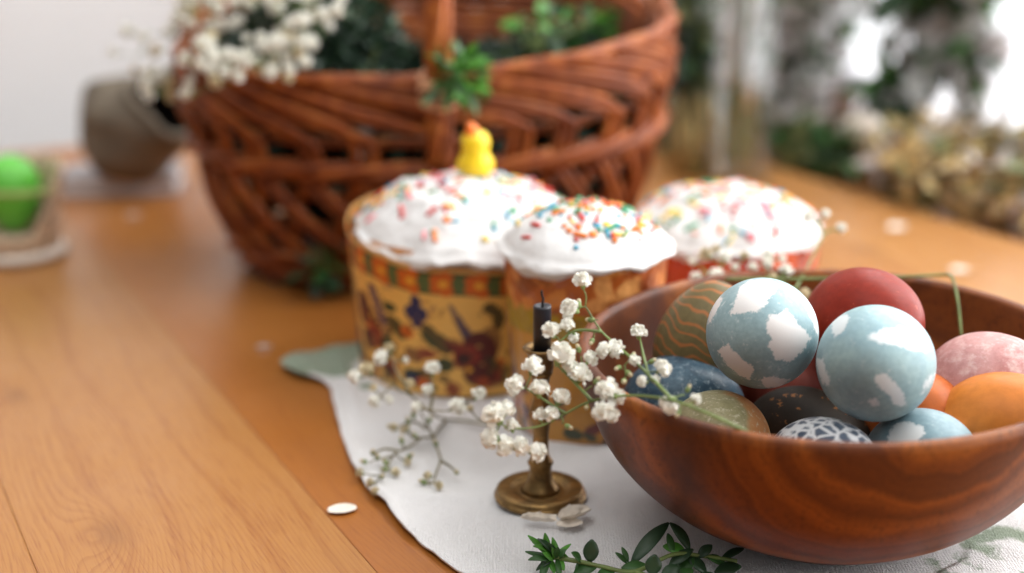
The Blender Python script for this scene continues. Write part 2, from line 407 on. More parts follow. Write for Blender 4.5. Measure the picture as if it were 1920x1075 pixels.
# ------------------------------------------------------------------ the room
def frame_obj(name, mb, mats, parent=None, smooth=False):
    """mb is written in table axes: x = across (n), y = along (a)"""
    mb.v = [tuple(tf(x, y, z)) for x, y, z in mb.v]
    return mb.build(name, mats, parent, smooth=smooth)
FL = MB(); FL.box((-3, -3, -0.80), (3, 3, -0.76)); tag(frame_obj('floor', FL, M['floor']), kind='structure')
WB = MB(); WB.box((-3, 1.62, -0.755), (1.195, 1.72, 2.0)); tag(frame_obj('back_wall', WB, M['wall']), 'pale grey painted wall behind the table and the basket', 'wall')
WS = MB()
WS.box((1.10, -1.6, -0.755), (1.19, 1.615, -0.15)); WS.box((1.10, -1.6, 1.6), (1.19, 1.615, 2.0))
WS.box((1.10, 1.47, -0.148), (1.19, 1.615, 1.598)); WS.box((1.10, -1.6, -0.148), (1.19, -1.2, 1.598))
tag(frame_obj('window_wall', WS, M['wall']), 'pale wall holding the bright window at the far right', 'wall')
win = empty('window', tf(1.13, 0.1, -0.15), 'bright white window with pale frame behind the plants at the right', 'window')
def child_frame(name, mb, mats, root, smooth=False):
    mb.v = [tuple(tf(x, y, z) - root.location) for x, y, z in mb.v]
    return mb.build(name, mats, root, smooth=smooth)
p_ = MB(); p_.box((1.15, -1.2, -0.148), (1.155, 1.47, 1.598)); child_frame('pane', p_, M['pane'], win)
for a0 in (-1.2, -0.42, 0.36, 0.90, 1.41):
    f_ = MB(); f_.box((1.105, a0, -0.145), (1.148, a0 + 0.055, 1.595)); child_frame('mullion', f_, M['frame'], win)
f_ = MB(); f_.box((0.80, 0.30, -0.040), (1.098, 1.60, -0.012)); child_frame('sill', f_, M['under'], win)
def sheer(a0, a1, label):
    mb = MB(); n = 220; vs = []
    for zi in (-0.010, 0.2, 0.9, 1.5):
        for i in range(n + 1):
            a = lerp(a0, a1, i / n); vs.append((1.065 + 0.014 * math.sin(i * 0.75) + 0.006 * math.sin(i * 1.9 + zi), a, zi))
    fs = [(r * (n + 1) + i, r * (n + 1) + i + 1, (r + 1) * (n + 1) + i + 1, (r + 1) * (n + 1) + i) for r in range(3) for i in range(n)]
    mb.add(vs, fs); return tag(frame_obj('sheer_curtain', mb, M['curtain'], smooth=True), label, 'curtain')
sheer(0.66, 1.42, 'white sheer curtain hanging in folds across the bright window')

# ------------------------------------------------------------------ table
tbl = empty('table', (0, 0, -0.028), 'honey coloured pine table of glued boards under everything', 'table')
BT = [(0.46, 0.225, 0.070, 1), (0.45, 0.21, 0.060, 1), (0.41, 0.17, 0.04, 1), (0.40, 0.155, 0.032, 1), (0.36, 0.124, 0.020, 1), (0.42, 0.19, 0.05, 1), (0.40, 0.175, 0.044, 1), (0.50, 0.23, 0.065, 1)]
BW = 0.1216; n1 = 0.795; k = 0
while n1 > -0.75:
    n0 = n1 - BW
    mb = MB(); A0, A1, bz = -0.35, 1.40, 0.0004
    g = 0.00004; b = 0.00035
    prof = [(n0 + g, -0.028), (n0 + g, -b), (n0 + g + b, 0), (n1 - g - b, 0), (n1 - g, -b), (n1 - g, -0.028)]
    vs = [(x, A0, z) for x, z in prof] + [(x, A1, z) for x, z in prof]
    m_ = len(prof)
    fs = [(i, (i + 1) % m_, (i + 1) % m_ + m_, i + m_) for i in range(m_)] + [tuple(range(m_ - 1, -1, -1)), tuple(range(m_, 2 * m_))]
    mb.add(vs, fs); o = child_frame('board', mb, M['table'], tbl); o.color = BT[k % len(BT)]; k += 1; n1 = n0
for (n_, a_) in ((0.70, 1.3), (0.70, -0.25), (-0.68, 1.3), (-0.68, -0.25)):
    mb = MB(); mb.box((n_ - .03, a_ - .03, -0.759), (n_ + .03, a_ + .03, -0.029)); child_frame('leg', mb, M['under'], tbl)

# ------------------------------------------------------------------ linen runner
def build_cloth():
    LY = [640, 655, 664, 676, 690, 703, 715, 722, 730, 745, 780, 820, 860, 900, 930, 948, 975, 1000, 1035, 1075, 1110, 1160]
    LX = [760, 650, 605, 560, 524, 532, 556, 600, 617, 622, 630, 641, 654, 672, 693, 716, 736, 757, 798, 852, 905, 990]
    rows = 150; cols = 190; vs = []; uv = []; pr = []
    for i in range(rows + 1):
        py = lerp(641, 1158, i / rows)
        xl = interp(py, LY, LX) + 2.5 * noise.noise(Vector((py * 0.06, 3, 0))); xr = interp(py, [641, 760, 900, 1158], [1150, 1500, 2350, 2350])
        for j in range(cols + 1):
            t = j / cols; t = t ** 1.35
            px = lerp(xl, xr, t); P = on_z(px, py)
            tip = max(0, 1 - math.hypot((px - 560) / 75, (py - 700) / 42))
            z = 0.0026 + 0.0022 * noise.noise(P * 21) + 0.0015 * noise.noise(P * 55 + Vector((5, 0, 0)))
            z += 0.0065 * tip ** 1.2
            if (px < 780): z += 0.0010 * math.exp(-((px - xl - 12) / 10) ** 2)
            # soft crease running to the right from the lower left edge
            z += 0.0013 * math.exp(-((py - (935 + 0.03 * (px - 700))) / 9) ** 2) * max(0, 1 - abs(px - 830) / 180)
            z += 0.0016 * math.exp(-((px - (655 + (py - 740) * 0.35)) / 14) ** 2) * (0.5 + 0.5 * math.sin(py * 0.02))
            z = max(z, 0.0014)
            if 0.0 < math.hypot(P.x - 0.133, P.y - 0.556) < 0.062: z = min(z, 0.0018)
            vs.append((P.x, P.y, z)); uv.append((P.x * 1.0, P.y * 1.0))
            q = 0.0
            if py < 726: q = min(1.0, max(0, (698 - px + 20 * noise.noise(P * 40)) / 40)) * min(1, max(0, (722 - py) / 6)) * 0.85
            q = max(q, 0.75 * (1 - min(1, math.hypot((px - 686) / 26, (py - 734) / 12))) * 1.6)
            if px > 1560 and py > 960:
                q = max(q, min(0.62, ((px - 1650) / 200)) * (0.5 + 0.9 * noise.noise(P * 75) + 0.25))
            pr.append(max(0, min(1, q)))
    fs = [(i * (cols + 1) + j, (i + 1) * (cols + 1) + j, (i + 1) * (cols + 1) + j + 1, i * (cols + 1) + j + 1) for i in range(rows) for j in range(cols)]
    mb = MB(); mb.add(vs, fs); me = mb.mesh('table_runner', M['cloth'])
    a = me.attributes.new('print', 'FLOAT', 'POINT'); a.data.foreach_set('value', pr)
    ul = me.uv_layers.new(name='UVMap'); li = np.empty(len(me.loops), dtype=np.int32); me.loops.foreach_get('vertex_index', li)
    ul.data.foreach_set('uv', np.array(uv, dtype=np.float32)[li].ravel())
    o = link('table_runner', me)
    s = o.modifiers.new('thickness', 'SOLIDIFY'); s.thickness = 0.0011; s.offset = -1
    return tag(o, 'white linen runner with green printed corner under the bowl and cakes', 'cloth')
build_cloth()

# ------------------------------------------------------------------ bowl
BC = Vector((0.133, 0.556, 0.0032)); BR = 0.1066; BZ = 0.0775
def bowl_profile():
    out = [(0.0, 0.003), (0.30, 0.003), (0.36, 0.0), (0.415, 0.0005), (0.47, 0.0035), (0.56, 0.009), (0.66, 0.0155), (0.76, 0.0245), (0.85, 0.0355), (0.915, 0.047), (0.962, 0.060), (0.99, 0.070), (1.0, 0.0755)]
    th = 0.062
    lip = [(0.999, 0.0775), (0.993, 0.0790), (0.982, 0.0797), (0.966, 0.0797), (0.952, 0.0790), (0.944, 0.0778)]
    inn = [(0.935, 0.073), (0.918, 0.064), (0.885, 0.053), (0.83, 0.0425), (0.75, 0.032), (0.64, 0.0225), (0.50, 0.015), (0.33, 0.0105), (0.15, 0.0088), (0.0, 0.0085)]
    pts = [Vector((r, z, 0)) for r, z in out + lip + inn]
    sm = spline(pts[1:], 3); return [(0.0, 0.003)] + [(max(0, p.x), p.y) for p in sm]
def bowl_r(th): return BR + 0.0048 * math.cos(2 * (th - R(48)))
bw = MB(); pf = bowl_profile(); n = 128; vs = []
for r, z in pf:
    for j in range(n):
        a = 2 * math.pi * j / n
        rr = r * (BR + (bowl_r(a) - BR) * min(1, r))
        vs.append((rr * math.cos(a), rr * math.sin(a), z + 0.0006 * noise.noise(Vector((math.cos(a) * 1.2, math.sin(a) * 1.2, 0))) * r))
fs = [(i * n + j, i * n + (j + 1) % n, (i + 1) * n + (j + 1) % n, (i + 1) * n + j) for i in range(len(pf) - 1) for j in range(n)]
bw.add(vs, fs); bowl = bw.build('wooden_bowl', M['bowl'], None, BC, weld=True)
tag(bowl, 'round red brown wooden bowl filled with dyed eggs', 'bowl')

# ------------------------------------------------------------------ eggs
def in_poly_sd(poly, x, y):
    inside = False; dm = 1e9; n = len(poly)
    for i in range(n):
        x1, y1 = poly[i]; x2, y2 = poly[(i + 1) % n]
        if (y1 > y) != (y2 > y) and x < (x2 - x1) * (y - y1) / (y2 - y1) + x1: inside = not inside
        dx, dy = x2 - x1, y2 - y1; t = max(0, min(1, ((x - x1) * dx + (y - y1) * dy) / (dx * dx + dy * dy + 1e-12)))
        dm = min(dm, math.hypot(x - x1 - t * dx, y - y1 - t * dy))
    return dm if inside else -dm
def egg(px, py, depth, W, L, axis, mat, label, patches=None, ref=None, group='dyed eggs in the bowl', roll=0.0, nu=96, nv=64):
    """axis: direction of the blunt-to-pointed axis in camera axes (x right, y up, z towards the viewer)"""
    c = at_d(px, py, depth); vr = ray(px, py).normalized()
    right = vr.cross(Vector((0, 0, 1))).normalized(); up = right.cross(vr)
    ax = (right * axis[0] + up * axis[1] - vr * axis[2]).normalized()
    z = ax; x = right - z * right.dot(z)
    x = x.normalized() if x.length > 1e-4 else up.copy()
    y = z.cross(x)
    mrot = Matrix((x, y, z)).transposed()
    vs = []; pt = []
    polys = [[((X - ref[0]) / ref[2], (ref[1] - Y) / ref[2]) for X, Y in p] for p in (patches or [])]
    for i in range(nv + 1):
        t = math.pi * i / nv
        for j in range(nu):
            a = 2 * math.pi * j / nu
            cz = math.cos(t); rr = W / 2 * math.sin(t) * (1 - 0.10 * cz - 0.03 * cz * cz + 0.005)
            v = Vector((rr * math.cos(a), rr * math.sin(a), L / 2 * cz)); vs.append(v)
            if patches is not None:
                wv = mrot @ v; q = -1.0
                if wv.dot(vr) < W * 0.12:
                    X = wv.dot(right) / (W / 2); Y = wv.dot(up) / (W / 2)
                    for p in polys: q = max(q, in_poly_sd(p, X, Y))
                else:
                    q = (noise.noise(v * 55) - 0.25)
                pt.append(max(0, min(1, 0.5 + q * 1.6)))
    fs = [(i * nu + j, (i + 1) * nu + j, (i + 1) * nu + (j + 1) % nu, i * nu + (j + 1) % nu) for i in range(nv) for j in range(nu)]
    mb = MB(); mb.add(vs, fs); me = mb.mesh('egg', mat)
    if patches is not None:
        at = me.attributes.new('patch', 'FLOAT', 'POINT'); at.data.foreach_set('value', pt)
    bm = bmesh.new(); bm.from_mesh(me); bmesh.ops.remove_doubles(bm, verts=bm.verts, dist=1e-7); bm.to_mesh(me); bm.free()
    o = link('egg', me, None, c); o.rotation_euler = mrot.to_euler()
    return tag(o, label, 'egg', group)
def cr(lst): return lst
WHITE = (0.80, 0.78, 0.765)
me_blue = mat_egg('blue_dyed_shell', (0.27, 0.40, 0.44), (0.37, 0.51, 0.53), 75, WHITE, speck=(0.62, 0.70, 0.70), speck_f=(0.60, 0.70), torn=0.13)
me_blue2 = mat_egg('soft_blue_shell', (0.28, 0.42, 0.47), (0.38, 0.53, 0.53), 60, (0.70, 0.75, 0.76), speck=(0.58, 0.68, 0.68), speck_f=(0.60, 0.74))
me_bg = mat_egg('grey_blue_shell', (0.19, 0.29, 0.33), (0.32, 0.43, 0.46), 60, (0.66, 0.68, 0.68), speck=(0.5, 0.58, 0.6), speck_f=(0.60, 0.75))
PA = [[(585, 110), (612, 92), (650, 84), (690, 88), (722, 100), (705, 120), (690, 140), (672, 172), (650, 197), (625, 196), (600, 203), (560, 212), (568, 185), (580, 150)],
      [(688, 205), (715, 200), (740, 185), (770, 212), (790, 232), (812, 250), (825, 272), (800, 318), (755, 360), (735, 345), (715, 347), (706, 322), (690, 310), (700, 280), (684, 262), (682, 232)],
      [(526, 332), (560, 305), (572, 320), (600, 347), (650, 380), (635, 420), (610, 412), (575, 390), (545, 360)],
      [(668, 420), (690, 408), (720, 405), (768, 414), (745, 436), (720, 446), (690, 444)],
      [(484, 245), (490, 205), (505, 165), (520, 143), (531, 155), (520, 190), (505, 215), (492, 243)],
      [(782, 125), (810, 142), (840, 190), (856, 250), (850, 262), (830, 215), (806, 172)]]
egg(1430, 624, 0.567, 0.0440, 0.056, (0.10, 0.10, 1), me_blue, 'light blue egg with torn white patches, topmost at the left of the heap', PA, (670, 262, 187), nu=160, nv=110)
PB = [[(1018, 280), (1045, 262), (1075, 250), (1120, 237), (1160, 243), (1190, 260), (1225, 298), (1205, 312), (1170, 312), (1110, 300), (1060, 298)],
      [(905, 225), (945, 203), (957, 228), (940, 270), (915, 292), (897, 262)],
      [(1053, 408), (1080, 394), (1120, 420), (1145, 455), (1158, 490), (1130, 494), (1095, 460), (1065, 435)],
      [(856, 370), (880, 364), (890, 400), (912, 428), (906, 456), (880, 442), (862, 405)],
      [(1246, 380), (1228, 425), (1205, 452), (1210, 420), (1225, 385)], [(1035, 482), (1060, 478), (1070, 498), (1050, 506)]]
egg(1641, 680, 0.5405, 0.0441, 0.055, (-0.08, 0.12, 1), me_blue2, 'light blue egg with cloudy white smears, nearest on top in the middle', PB, (1050, 361, 196), nu=160, nv=110)
egg(1622, 606, 0.607, 0.0476, 0.058, (0.55, 0.05, 0.8), mat_egg('red_brown_shell', (0.21, 0.016, 0.007), (0.27, 0.022, 0.008), 60, rough=0.42, speck=(0.42, 0.08, 0.04), speck_f=(0.66, 0.74)), 'plain brick red egg behind the two light blue ones')
def grain(t, c, cl):
    n1 = t.noise(c, 28, 2, 0.5); v = t.n('ShaderNodeSeparateXYZ', {0: c})
    u = t.math('MULTIPLY_ADD', n1, 0.022, v.outputs['Z']); n2 = t.noise(c, 150, 2); u = t.math('MULTIPLY_ADD', n2, 0.0022, u)
    s = t.math('FRACT', t.math('MULTIPLY', u, 250))
    return t.mix(t.ramp(s, [(0.58, 0.0), (0.68, 1.0), (0.82, 1.0), (0.92, 0.0)]), cl, (0.36, 0.135, 0.045))
egg(1322, 644, 0.624, 0.0435, 0.057, (0.22, 0.92, 0.22), mat_egg('wood_grain_shell', (0.135, 0.105, 0.045), (0.19, 0.14, 0.06), 50, lines=grain), 'olive egg with wavy orange grain lines, behind the left light blue one')
egg(1281, 762, 0.612, 0.0445, 0.0535, (0.95, 0.05, 0.25), mat_egg('dark_blue_shell', (0.022, 0.046, 0.072), (0.085, 0.145, 0.19), 85, speck=(0.32, 0.39, 0.43), speck_f=(0.54, 0.76), rough=0.32), 'dark blue egg with pale scratches beside the left bowl rim')
def olive_edge(t, c, cl):
    v = t.n('ShaderNodeSeparateXYZ', {0: c}); n1 = t.noise(c, 60, 3)
    a = t.math('MULTIPLY_ADD', n1, 0.022, v.outputs['X'])
    return t.mix(t.ramp(a, [(0.0115, 0.0), (0.0165, 0.9)]), cl, (0.42, 0.17, 0.055))
egg(1347, 829, 0.574, 0.0420, 0.053, (0.25, 0.1, 0.9), mat_egg('olive_shell', (0.23, 0.21, 0.11), (0.33, 0.30, 0.17), 110, lines=olive_edge, speck=(0.46, 0.43, 0.31), speck_f=(0.54, 0.66)), 'olive green egg with orange blotched edge behind the front rim')
egg(1513, 826, 0.600, 0.0445, 0.056, (0.95, -0.1, 0.2), mat_egg('black_brown_shell', (0.016, 0.012, 0.009), (0.030, 0.021, 0.014), 40, speck=(0.28, 0.11, 0.03), speck_f=(0.61, 0.66), rough=0.62), 'almost black brown egg with rusty specks under the two light blue ones')
def cells(t, c, cl):
    d = t.noise(c, 200, 2); v2 = t.n('ShaderNodeVectorMath', {0: c, 1: t.n('ShaderNodeCombineXYZ', {'X': t.math('MULTIPLY', d, 0.004), 'Y': t.math('MULTIPLY', d, -0.003)}).outputs[0]}, operation='ADD').outputs[0]
    vo = t.n('ShaderNodeTexVoronoi', {'Vector': v2, 'Scale': 190.0}, feature='DISTANCE_TO_EDGE').outputs['Distance']
    return t.mix(t.ramp(vo, [(0.06, 0.92), (0.20, 0.0)]), cl, (0.66, 0.67, 0.68))
egg(1543, 881, 0.5455, 0.0405, 0.053, (0.5, 0.1, 0.7), mat_egg('mosaic_shell', (0.055, 0.075, 0.11), (0.16, 0.19, 0.24), 120, lines=cells), 'slate egg with a white crackle net, peeking over the front rim')
egg(1730, 873, 0.5475, 0.0441, 0.055, (0.3, 0.1, 0.9), me_bg, 'grey blue egg with one white smear, low behind the front rim', [[(1095, 610), (1110, 585), (1150, 575), (1200, 580), (1208, 605), (1185, 640), (1150, 665), (1090, 665)]], (1211, 710, 194))
egg(1860, 731, 0.592, 0.0480, 0.058, (0.9, 0.1, 0.3), mat_egg('pink_shell', (0.46, 0.20, 0.19), (0.58, 0.33, 0.31), 45, speck=(0.68, 0.50, 0.47), speck_f=(0.48, 0.72)), 'dusty pink egg with pale blotches at the right of the heap')
egg(1884, 802, 0.567, 0.0445, 0.057, (0.9, 0.25, 0.3), mat_egg('orange_shell', (0.54, 0.165, 0.026), (0.62, 0.21, 0.04), 30, rough=0.38), 'plain orange egg at the right behind the front rim')
egg(1722, 790, 0.592, 0.0425, 0.055, (0.3, 0.2, 0.9), mat_egg('rust_shell', (0.44, 0.10, 0.022), (0.52, 0.14, 0.03), 40), 'rust orange egg almost hidden between the light blue and orange ones')
egg(1500, 735, 0.640, 0.0445, 0.055, (0.9, 0, 0.3), mat_egg('maroon_shell', (0.20, 0.04, 0.03), (0.27, 0.06, 0.04), 40), 'maroon egg almost hidden in the gap under the two light blue ones')

# ------------------------------------------------------------------ candlestick and candle
CS = on_z(1013, 933, 0.0034)
cb = empty('candlestick', CS, 'small tarnished brass candlestick on the white linen', 'candlestick')
mb = MB(); mb.lathe([(0.0, 0.0), (0.0190, 0.0), (0.0203, 0.0007), (0.0205, 0.0018), (0.0200, 0.0026), (0.0193, 0.0029), (0.0196, 0.0036), (0.0192, 0.0046), (0.0180, 0.0051), (0.0136, 0.0052), (0.0128, 0.0047), (0.0122, 0.0036), (0.0095, 0.0034), (0.0080, 0.0040), (0.0, 0.0040)], 64); mb.build('base', M['brass'], cb)
mb = MB(); mb.lathe([(0.0088, 0.0037), (0.0076, 0.0056), (0.0058, 0.0085), (0.0047, 0.0125), (0.0050, 0.0155), (0.0058, 0.0172), (0.0046, 0.0188), (0.0035, 0.0215), (0.0035, 0.030), (0.0042, 0.036), (0.0056, 0.040), (0.0044, 0.0435), (0.0034, 0.047), (0.0034, 0.054), (0.0042, 0.0575), (0.0052, 0.0595)], 32); mb.build('stem', M['brass'], cb)
mb = MB(); mb.lathe([(0.0, 0.0596), (0.0050, 0.0596), (0.0056, 0.0625), (0.0058, 0.067), (0.0068, 0.0688), (0.0078, 0.0695), (0.0081, 0.0703), (0.0074, 0.0710), (0.0052, 0.0700), (0.0046, 0.0680), (0.0044, 0.0620), (0.0, 0.0618)], 40); mb.build('cup', M['brass'], cb)
cn = empty('candle', CS + Vector((0.0004, 0, 0.0618)), 'short black candle with a bent wick in the brass candlestick', 'candle')
mb = MB(); mb.lathe([(0.0, 0.0), (0.0039, 0.0), (0.0039, 0.0268), (0.0037, 0.0277), (0.0030, 0.0276), (0.0012, 0.0268), (0.0, 0.0268)], 32)
mb.v = [(x + 0.00025 * noise.noise(Vector((x * 400, y * 400, z * 120))), y, z) for x, y, z in mb.v]; mb.build('wax', M['wax'], cn)
mb = MB(); mb.tube(spline([(0, 0, 0.0262), (0.0001, 0, 0.029), (0.0003, 0, 0.0305), (-0.0003, 0, 0.0325), (-0.0004, 0, 0.0343)], 4), 0.0006, 0.00045, 8); mb.build('wick', M['wick'], cn)

# ------------------------------------------------------------------ cakes
def S2L(c): return np.where(np.array(c) / 255 <= 0.04045, np.array(c) / 255 / 12.92, ((np.array(c) / 255 + 0.055) / 1.055) ** 2.4)
class Art:
    """flat print for a paper case: columns = angle (0..1 round the case, 0.25 faces away, 0.75 faces the viewer), rows = height"""
    def __init__(s, W, H, bg): s.W, s.H = W, H; s.a = np.tile(np.array(bg, float), (H, W, 1)); s.Y, s.X = np.mgrid[0:H, 0:W].astype(float); s.X = s.X / W; s.Y = s.Y / (H - 1)
    def ell(s, u, v, ru, rv, col, rot=0.0, asp=4.0, k=1.0):
        du = (s.X - u + 0.5) % 1.0 - 0.5; du = du * asp; dv = s.Y - v
        c, n_ = math.cos(rot), math.sin(rot); x = (du * c + dv * n_) / ru; y = (-du * n_ + dv * c) / rv
        m_ = (x * x + y * y) < 1; s.a[m_] = s.a[m_] * (1 - k) + np.array(col) * k
    def band(s, v0, v1, col): m_ = (s.Y >= v0) & (s.Y <= v1); s.a[m_] = col
    def flower(s, u, v, r, col, cc, n=5, asp=4.0):
        for i in range(n):
            a = 2 * math.pi * i / n; s.ell(u + math.cos(a) * r * .6 / asp, v + math.sin(a) * r * .6, r * .5, r * .5, col, 0, asp)
        s.ell(u, v, r * .35, r * .35, cc, 0, asp)
def wrap(root, art, R0, R1, topz, mat, crinkle=0.0, name='paper_wrap', th=0.0004):
    W, H = art.W, art.H; vs = []; cols = []
    for i in range(H):
        t = i / (H - 1)
        for j in range(W):
            a = 2 * math.pi * j / W; z = t * topz(a)
            r = lerp(R0, R1, t) + 0.0004 * noise.noise(Vector((math.cos(a) * 2, math.sin(a) * 2, t * 2)))
            if crinkle: r += crinkle * (noise.noise(Vector((math.cos(a) * 6, math.sin(a) * 6, z * 120))) + 0.6 * noise.noise(Vector((math.cos(a) * 14, math.sin(a) * 14, z * 250)))) * t
            vs.append((r * math.cos(a), r * math.sin(a), z)); cols.append(art.a[i, j])
    fs = [(i * W + j, i * W + (j + 1) % W, (i + 1) * W + (j + 1) % W, (i + 1) * W + j) for i in range(H - 1) for j in range(W)]
    mb = MB(); mb.add(vs, fs); me = mb.mesh(name, mat)
    at = me.attributes.new('art', 'FLOAT_COLOR', 'POINT')
    at.data.foreach_set('color', np.c_[np.array(cols), np.ones(len(cols))].astype(np.float32).ravel())
    o = link(name, me, root); s = o.modifiers.new('thickness', 'SOLIDIFY'); s.thickness = th; s.offset = -1; return o
def icing(root, Rf, z_edge, z_top, drip, seed, lump=0.0012, flat=2.2, name='icing'):
    """lumpy dome poured over the top, ending in drips; returns (object, surface function)"""
    nth, nr = 128, 40; off = Vector((seed * 7.1, seed * 3.3, 0))
    def surf(rf, a):
        z = z_edge(a) + (z_top - z_edge(a)) * (1 - rf ** flat) ** 0.8 if rf < 1 else z_edge(a)
        Ri = Rf(a); x, y = math.cos(a) * rf * Ri, math.sin(a) * rf * Ri; q = Vector((x, y, 0)) + off
        d = lump * min(1, 0.35 + rf) * (1.3 * noise.noise(q * 38) + noise.noise(q * 70) + 0.6 * noise.noise(q * 150) + 0.35 * noise.noise(q * 320))
        return Vector((x, y, z + d))
    vs = []
    for i in range(nr + 1):
        rf = (i / nr) ** 0.9
        for j in range(nth): vs.append(surf(min(rf, 1.0), 2 * math.pi * j / nth))
    rows = nr + 1
    nd = 10
    for i in range(1, nd + 1):
        t = i / nd
        for j in range(nth):
            a = 2 * math.pi * j / nth; base = surf(1.0, a); L = drip(a)
            bul = math.sin(math.pi * min(1, t * 1.0)) * 0.0028 + 0.0012 * (1 - t)
            q = Vector((math.cos(a) * 5, math.sin(a) * 5, t * 2)) + off
            Ri = Rf(a); r = Ri + bul + 0.0012 * noise.noise(q * 1.6) + (-0.0012 if t == 1 else 0)
            vs.append((math.cos(a) * r, math.sin(a) * r, base.z - L * t))
    rows += nd
    for j in range(nth):
        a = 2 * math.pi * j / nth; vs.append((math.cos(a) * (Rf(a) - 0.005), math.sin(a) * (Rf(a) - 0.005), surf(1, a).z - drip(a) * 0.9))
    rows += 1
    fs = [(i * nth + j, (i + 1) * nth + j, (i + 1) * nth + (j + 1) % nth, i * nth + (j + 1) % nth) for i in range(rows - 1) for j in range(nth)]
    mb = MB(); mb.add(vs, fs); o = mb.build(name, M['icing'], root, weld=True); return o, surf
SPM = {}
def sprinkle_mesh(kind, col):
    key = (kind, col)
    if key not in SPM:
        mb = MB()
        if kind == 'rod':
            mb.lathe([(0, -0.0024), (0.0006, -0.0022), (0.00075, -0.0017), (0.00075, 0.0017), (0.0006, 0.0022), (0, 0.0024)], 8)
        elif kind == 'bead':
            mb.lathe([(0.001 * math.sin(math.pi * i / 6), -0.001 * math.cos(math.pi * i / 6)) for i in range(7)], 9)
        else:
            mb.lathe([(0, -0.0005), (0.0014, -0.0005), (0.0017, 0), (0.0014, 0.0005), (0, 0.0005)], 12)
        SPM[key] = mb.mesh('sprinkle', M['spr_' + col])
    return SPM[key]
def sprinkles(ic, surf, count, seed, kinds, rmax, cols, smin=0.7, smax=1.25, bias=0.55, zlim=None):
    r_ = random.Random(seed)
    for i in range(count):
        rf = rmax * r_.random() ** bias; a = r_.uniform(0, 2 * math.pi)
        P = surf(rf, a); e = 0.02
        n_ = (surf(min(rf + e, 1), a) - surf(max(rf - e, 0), a)).cross(surf(rf, a + e) - surf(rf, a - e))
        n_ = n_.normalized() if n_.length > 0 else Vector((0, 0, 1))
        if n_.z < 0: n_ = -n_
        kd = r_.choice(kinds); cl = r_.choice(cols)
        o = link('sprinkle', sprinkle_mesh(kd, cl), ic)
        if kd == 'rod':
            t_ = n_.orthogonal().normalized(); t_.rotate(Quaternion(n_, r_.uniform(0, 6.28))); t_ = (t_ + n_ * r_.uniform(-.15, .15)).normalized()
            o.rotation_euler = t_.to_track_quat('Z', 'Y').to_euler(); o.location = P + n_ * 0.0004
        else:
            o.rotation_euler = n_.to_track_quat('Z', 'Y').to_euler(); o.location = P + n_ * 0.0003
        s = r_.uniform(smin, smax); o.scale = (s, s, s)
ALLC = ['red', 'orange', 'yellow', 'teal', 'green', 'pink']
CLZ = 0.0036
# big cake, printed paper
c1 = empty('easter_cake', Vector((-0.0258, 0.752, CLZ)), 'large iced cake in ochre folk floral paper with a yellow chick on top', 'cake', 'iced easter cakes')
OCH = S2L((224, 172, 88)); art = Art(384, 96, OCH)
DG, OR, YL, MR, NB, OL, RD, VI = S2L((52, 62, 36)), S2L((196, 92, 24)), S2L((222, 158, 50)), S2L((84, 32, 26)), S2L((38, 40, 76)), S2L((84, 68, 34)), S2L((128, 42, 28)), S2L((78, 52, 78))
ASP = 2 * math.pi * 0.064 / 0.085
def ang1(px): return (0.75 + math.asin(max(-1, min(1, (px - 872) / 224))) / (2 * math.pi)) % 1
def put1(px, v, rp, rv, col, rot=0, k=1.0): art.ell(ang1(px), v, rp * 0.0034, rv, col, rot, ASP, k)
for rep in range(4):
    o_ = rep * 0.25
    def P1(px, v, rp, rv, col, rot=0, k=1.0): art.ell(ang1(px) + o_, v, rp * 0.0034, rv, col, rot, ASP, k)
    for q in range(7): P1(702 + q * 4, 0.70 - q * 0.045, 12 - q * .3, 0.04, VI, 0.3)
    P1(680, 0.52, 26, 0.13, MR); P1(700, 0.38, 24, 0.12, RD); P1(684, 0.30, 22, 0.08, MR); P1(690, 0.42, 10, 0.03, OR); P1(735, 0.62, 18, 0.035, DG, 0.2)
    P1(745, 0.50, 26, 0.055, OL, -0.6); P1(752, 0.44, 16, 0.03, DG, -0.6); P1(728, 0.32, 20, 0.07, DG)
    for dx, dv in ((0, .03), (0, -.05), (-9, 0), (9, 0), (0, .07), (0, -.0)): P1(787 + dx * 1.3, 0.635 + dv * 1.2, 11, 0.055, NB)
    for q in range(9): P1(853 + q * 4.2, 0.70 - q * 0.030, 5 + q * 0.9, 0.030 + q * .002, NB, 0.5, 0.7)
    P1(815, 0.48, 14, 0.10, OL, 0.6); P1(832, 0.42, 18, 0.10, OL, 0.7); P1(808, 0.44, 7, 0.08, DG, 0.7)
    P1(905, 0.36, 34, 0.16, MR); P1(880, 0.32, 26, 0.10, RD); P1(925, 0.44, 22, 0.12, MR, 0, 0.7); P1(890, 0.22, 14, 0.05, OR); P1(910, 0.18, 36, 0.10, MR); P1(886, 0.215, 6, 0.02, YL)
    P1(838, 0.25, 18, 0.06, DG, 0.4); P1(775, 0.13, 24, 0.07, DG); P1(772, 0.11, 14, 0.05, NB); P1(806, 0.06, 16, 0.04, DG)
    P1(925, 0.70, 14, 0.05, OL, 0.3); P1(940, 0.62, 12, 0.09, OL); P1(912, 0.12, 12, .03, OR); P1(945, .27, 10, .03, OR)
ra = random.Random(77); BKN = S2L((34, 24, 22))
for q in range(120):
    u_ = ra.random(); lobe = 0.5 + 0.5 * math.sin(u_ * 4 * 2 * math.pi + 2.2)
    art.ell(u_, ra.uniform(0.06, 0.10 + 0.42 * lobe), ra.uniform(.03, .09), ra.uniform(.015, .06), ra.choice([MR, MR, BKN, RD, DG, OL, BKN]), ra.uniform(0, 3), ASP, 0.75)
for q in range(46):
    art.flower(ra.random(), ra.uniform(0.08, 0.5), ra.uniform(.03, .055), ra.choice([OR, RD, MR, NB]), ra.choice([YL, OR]), 5, ASP)
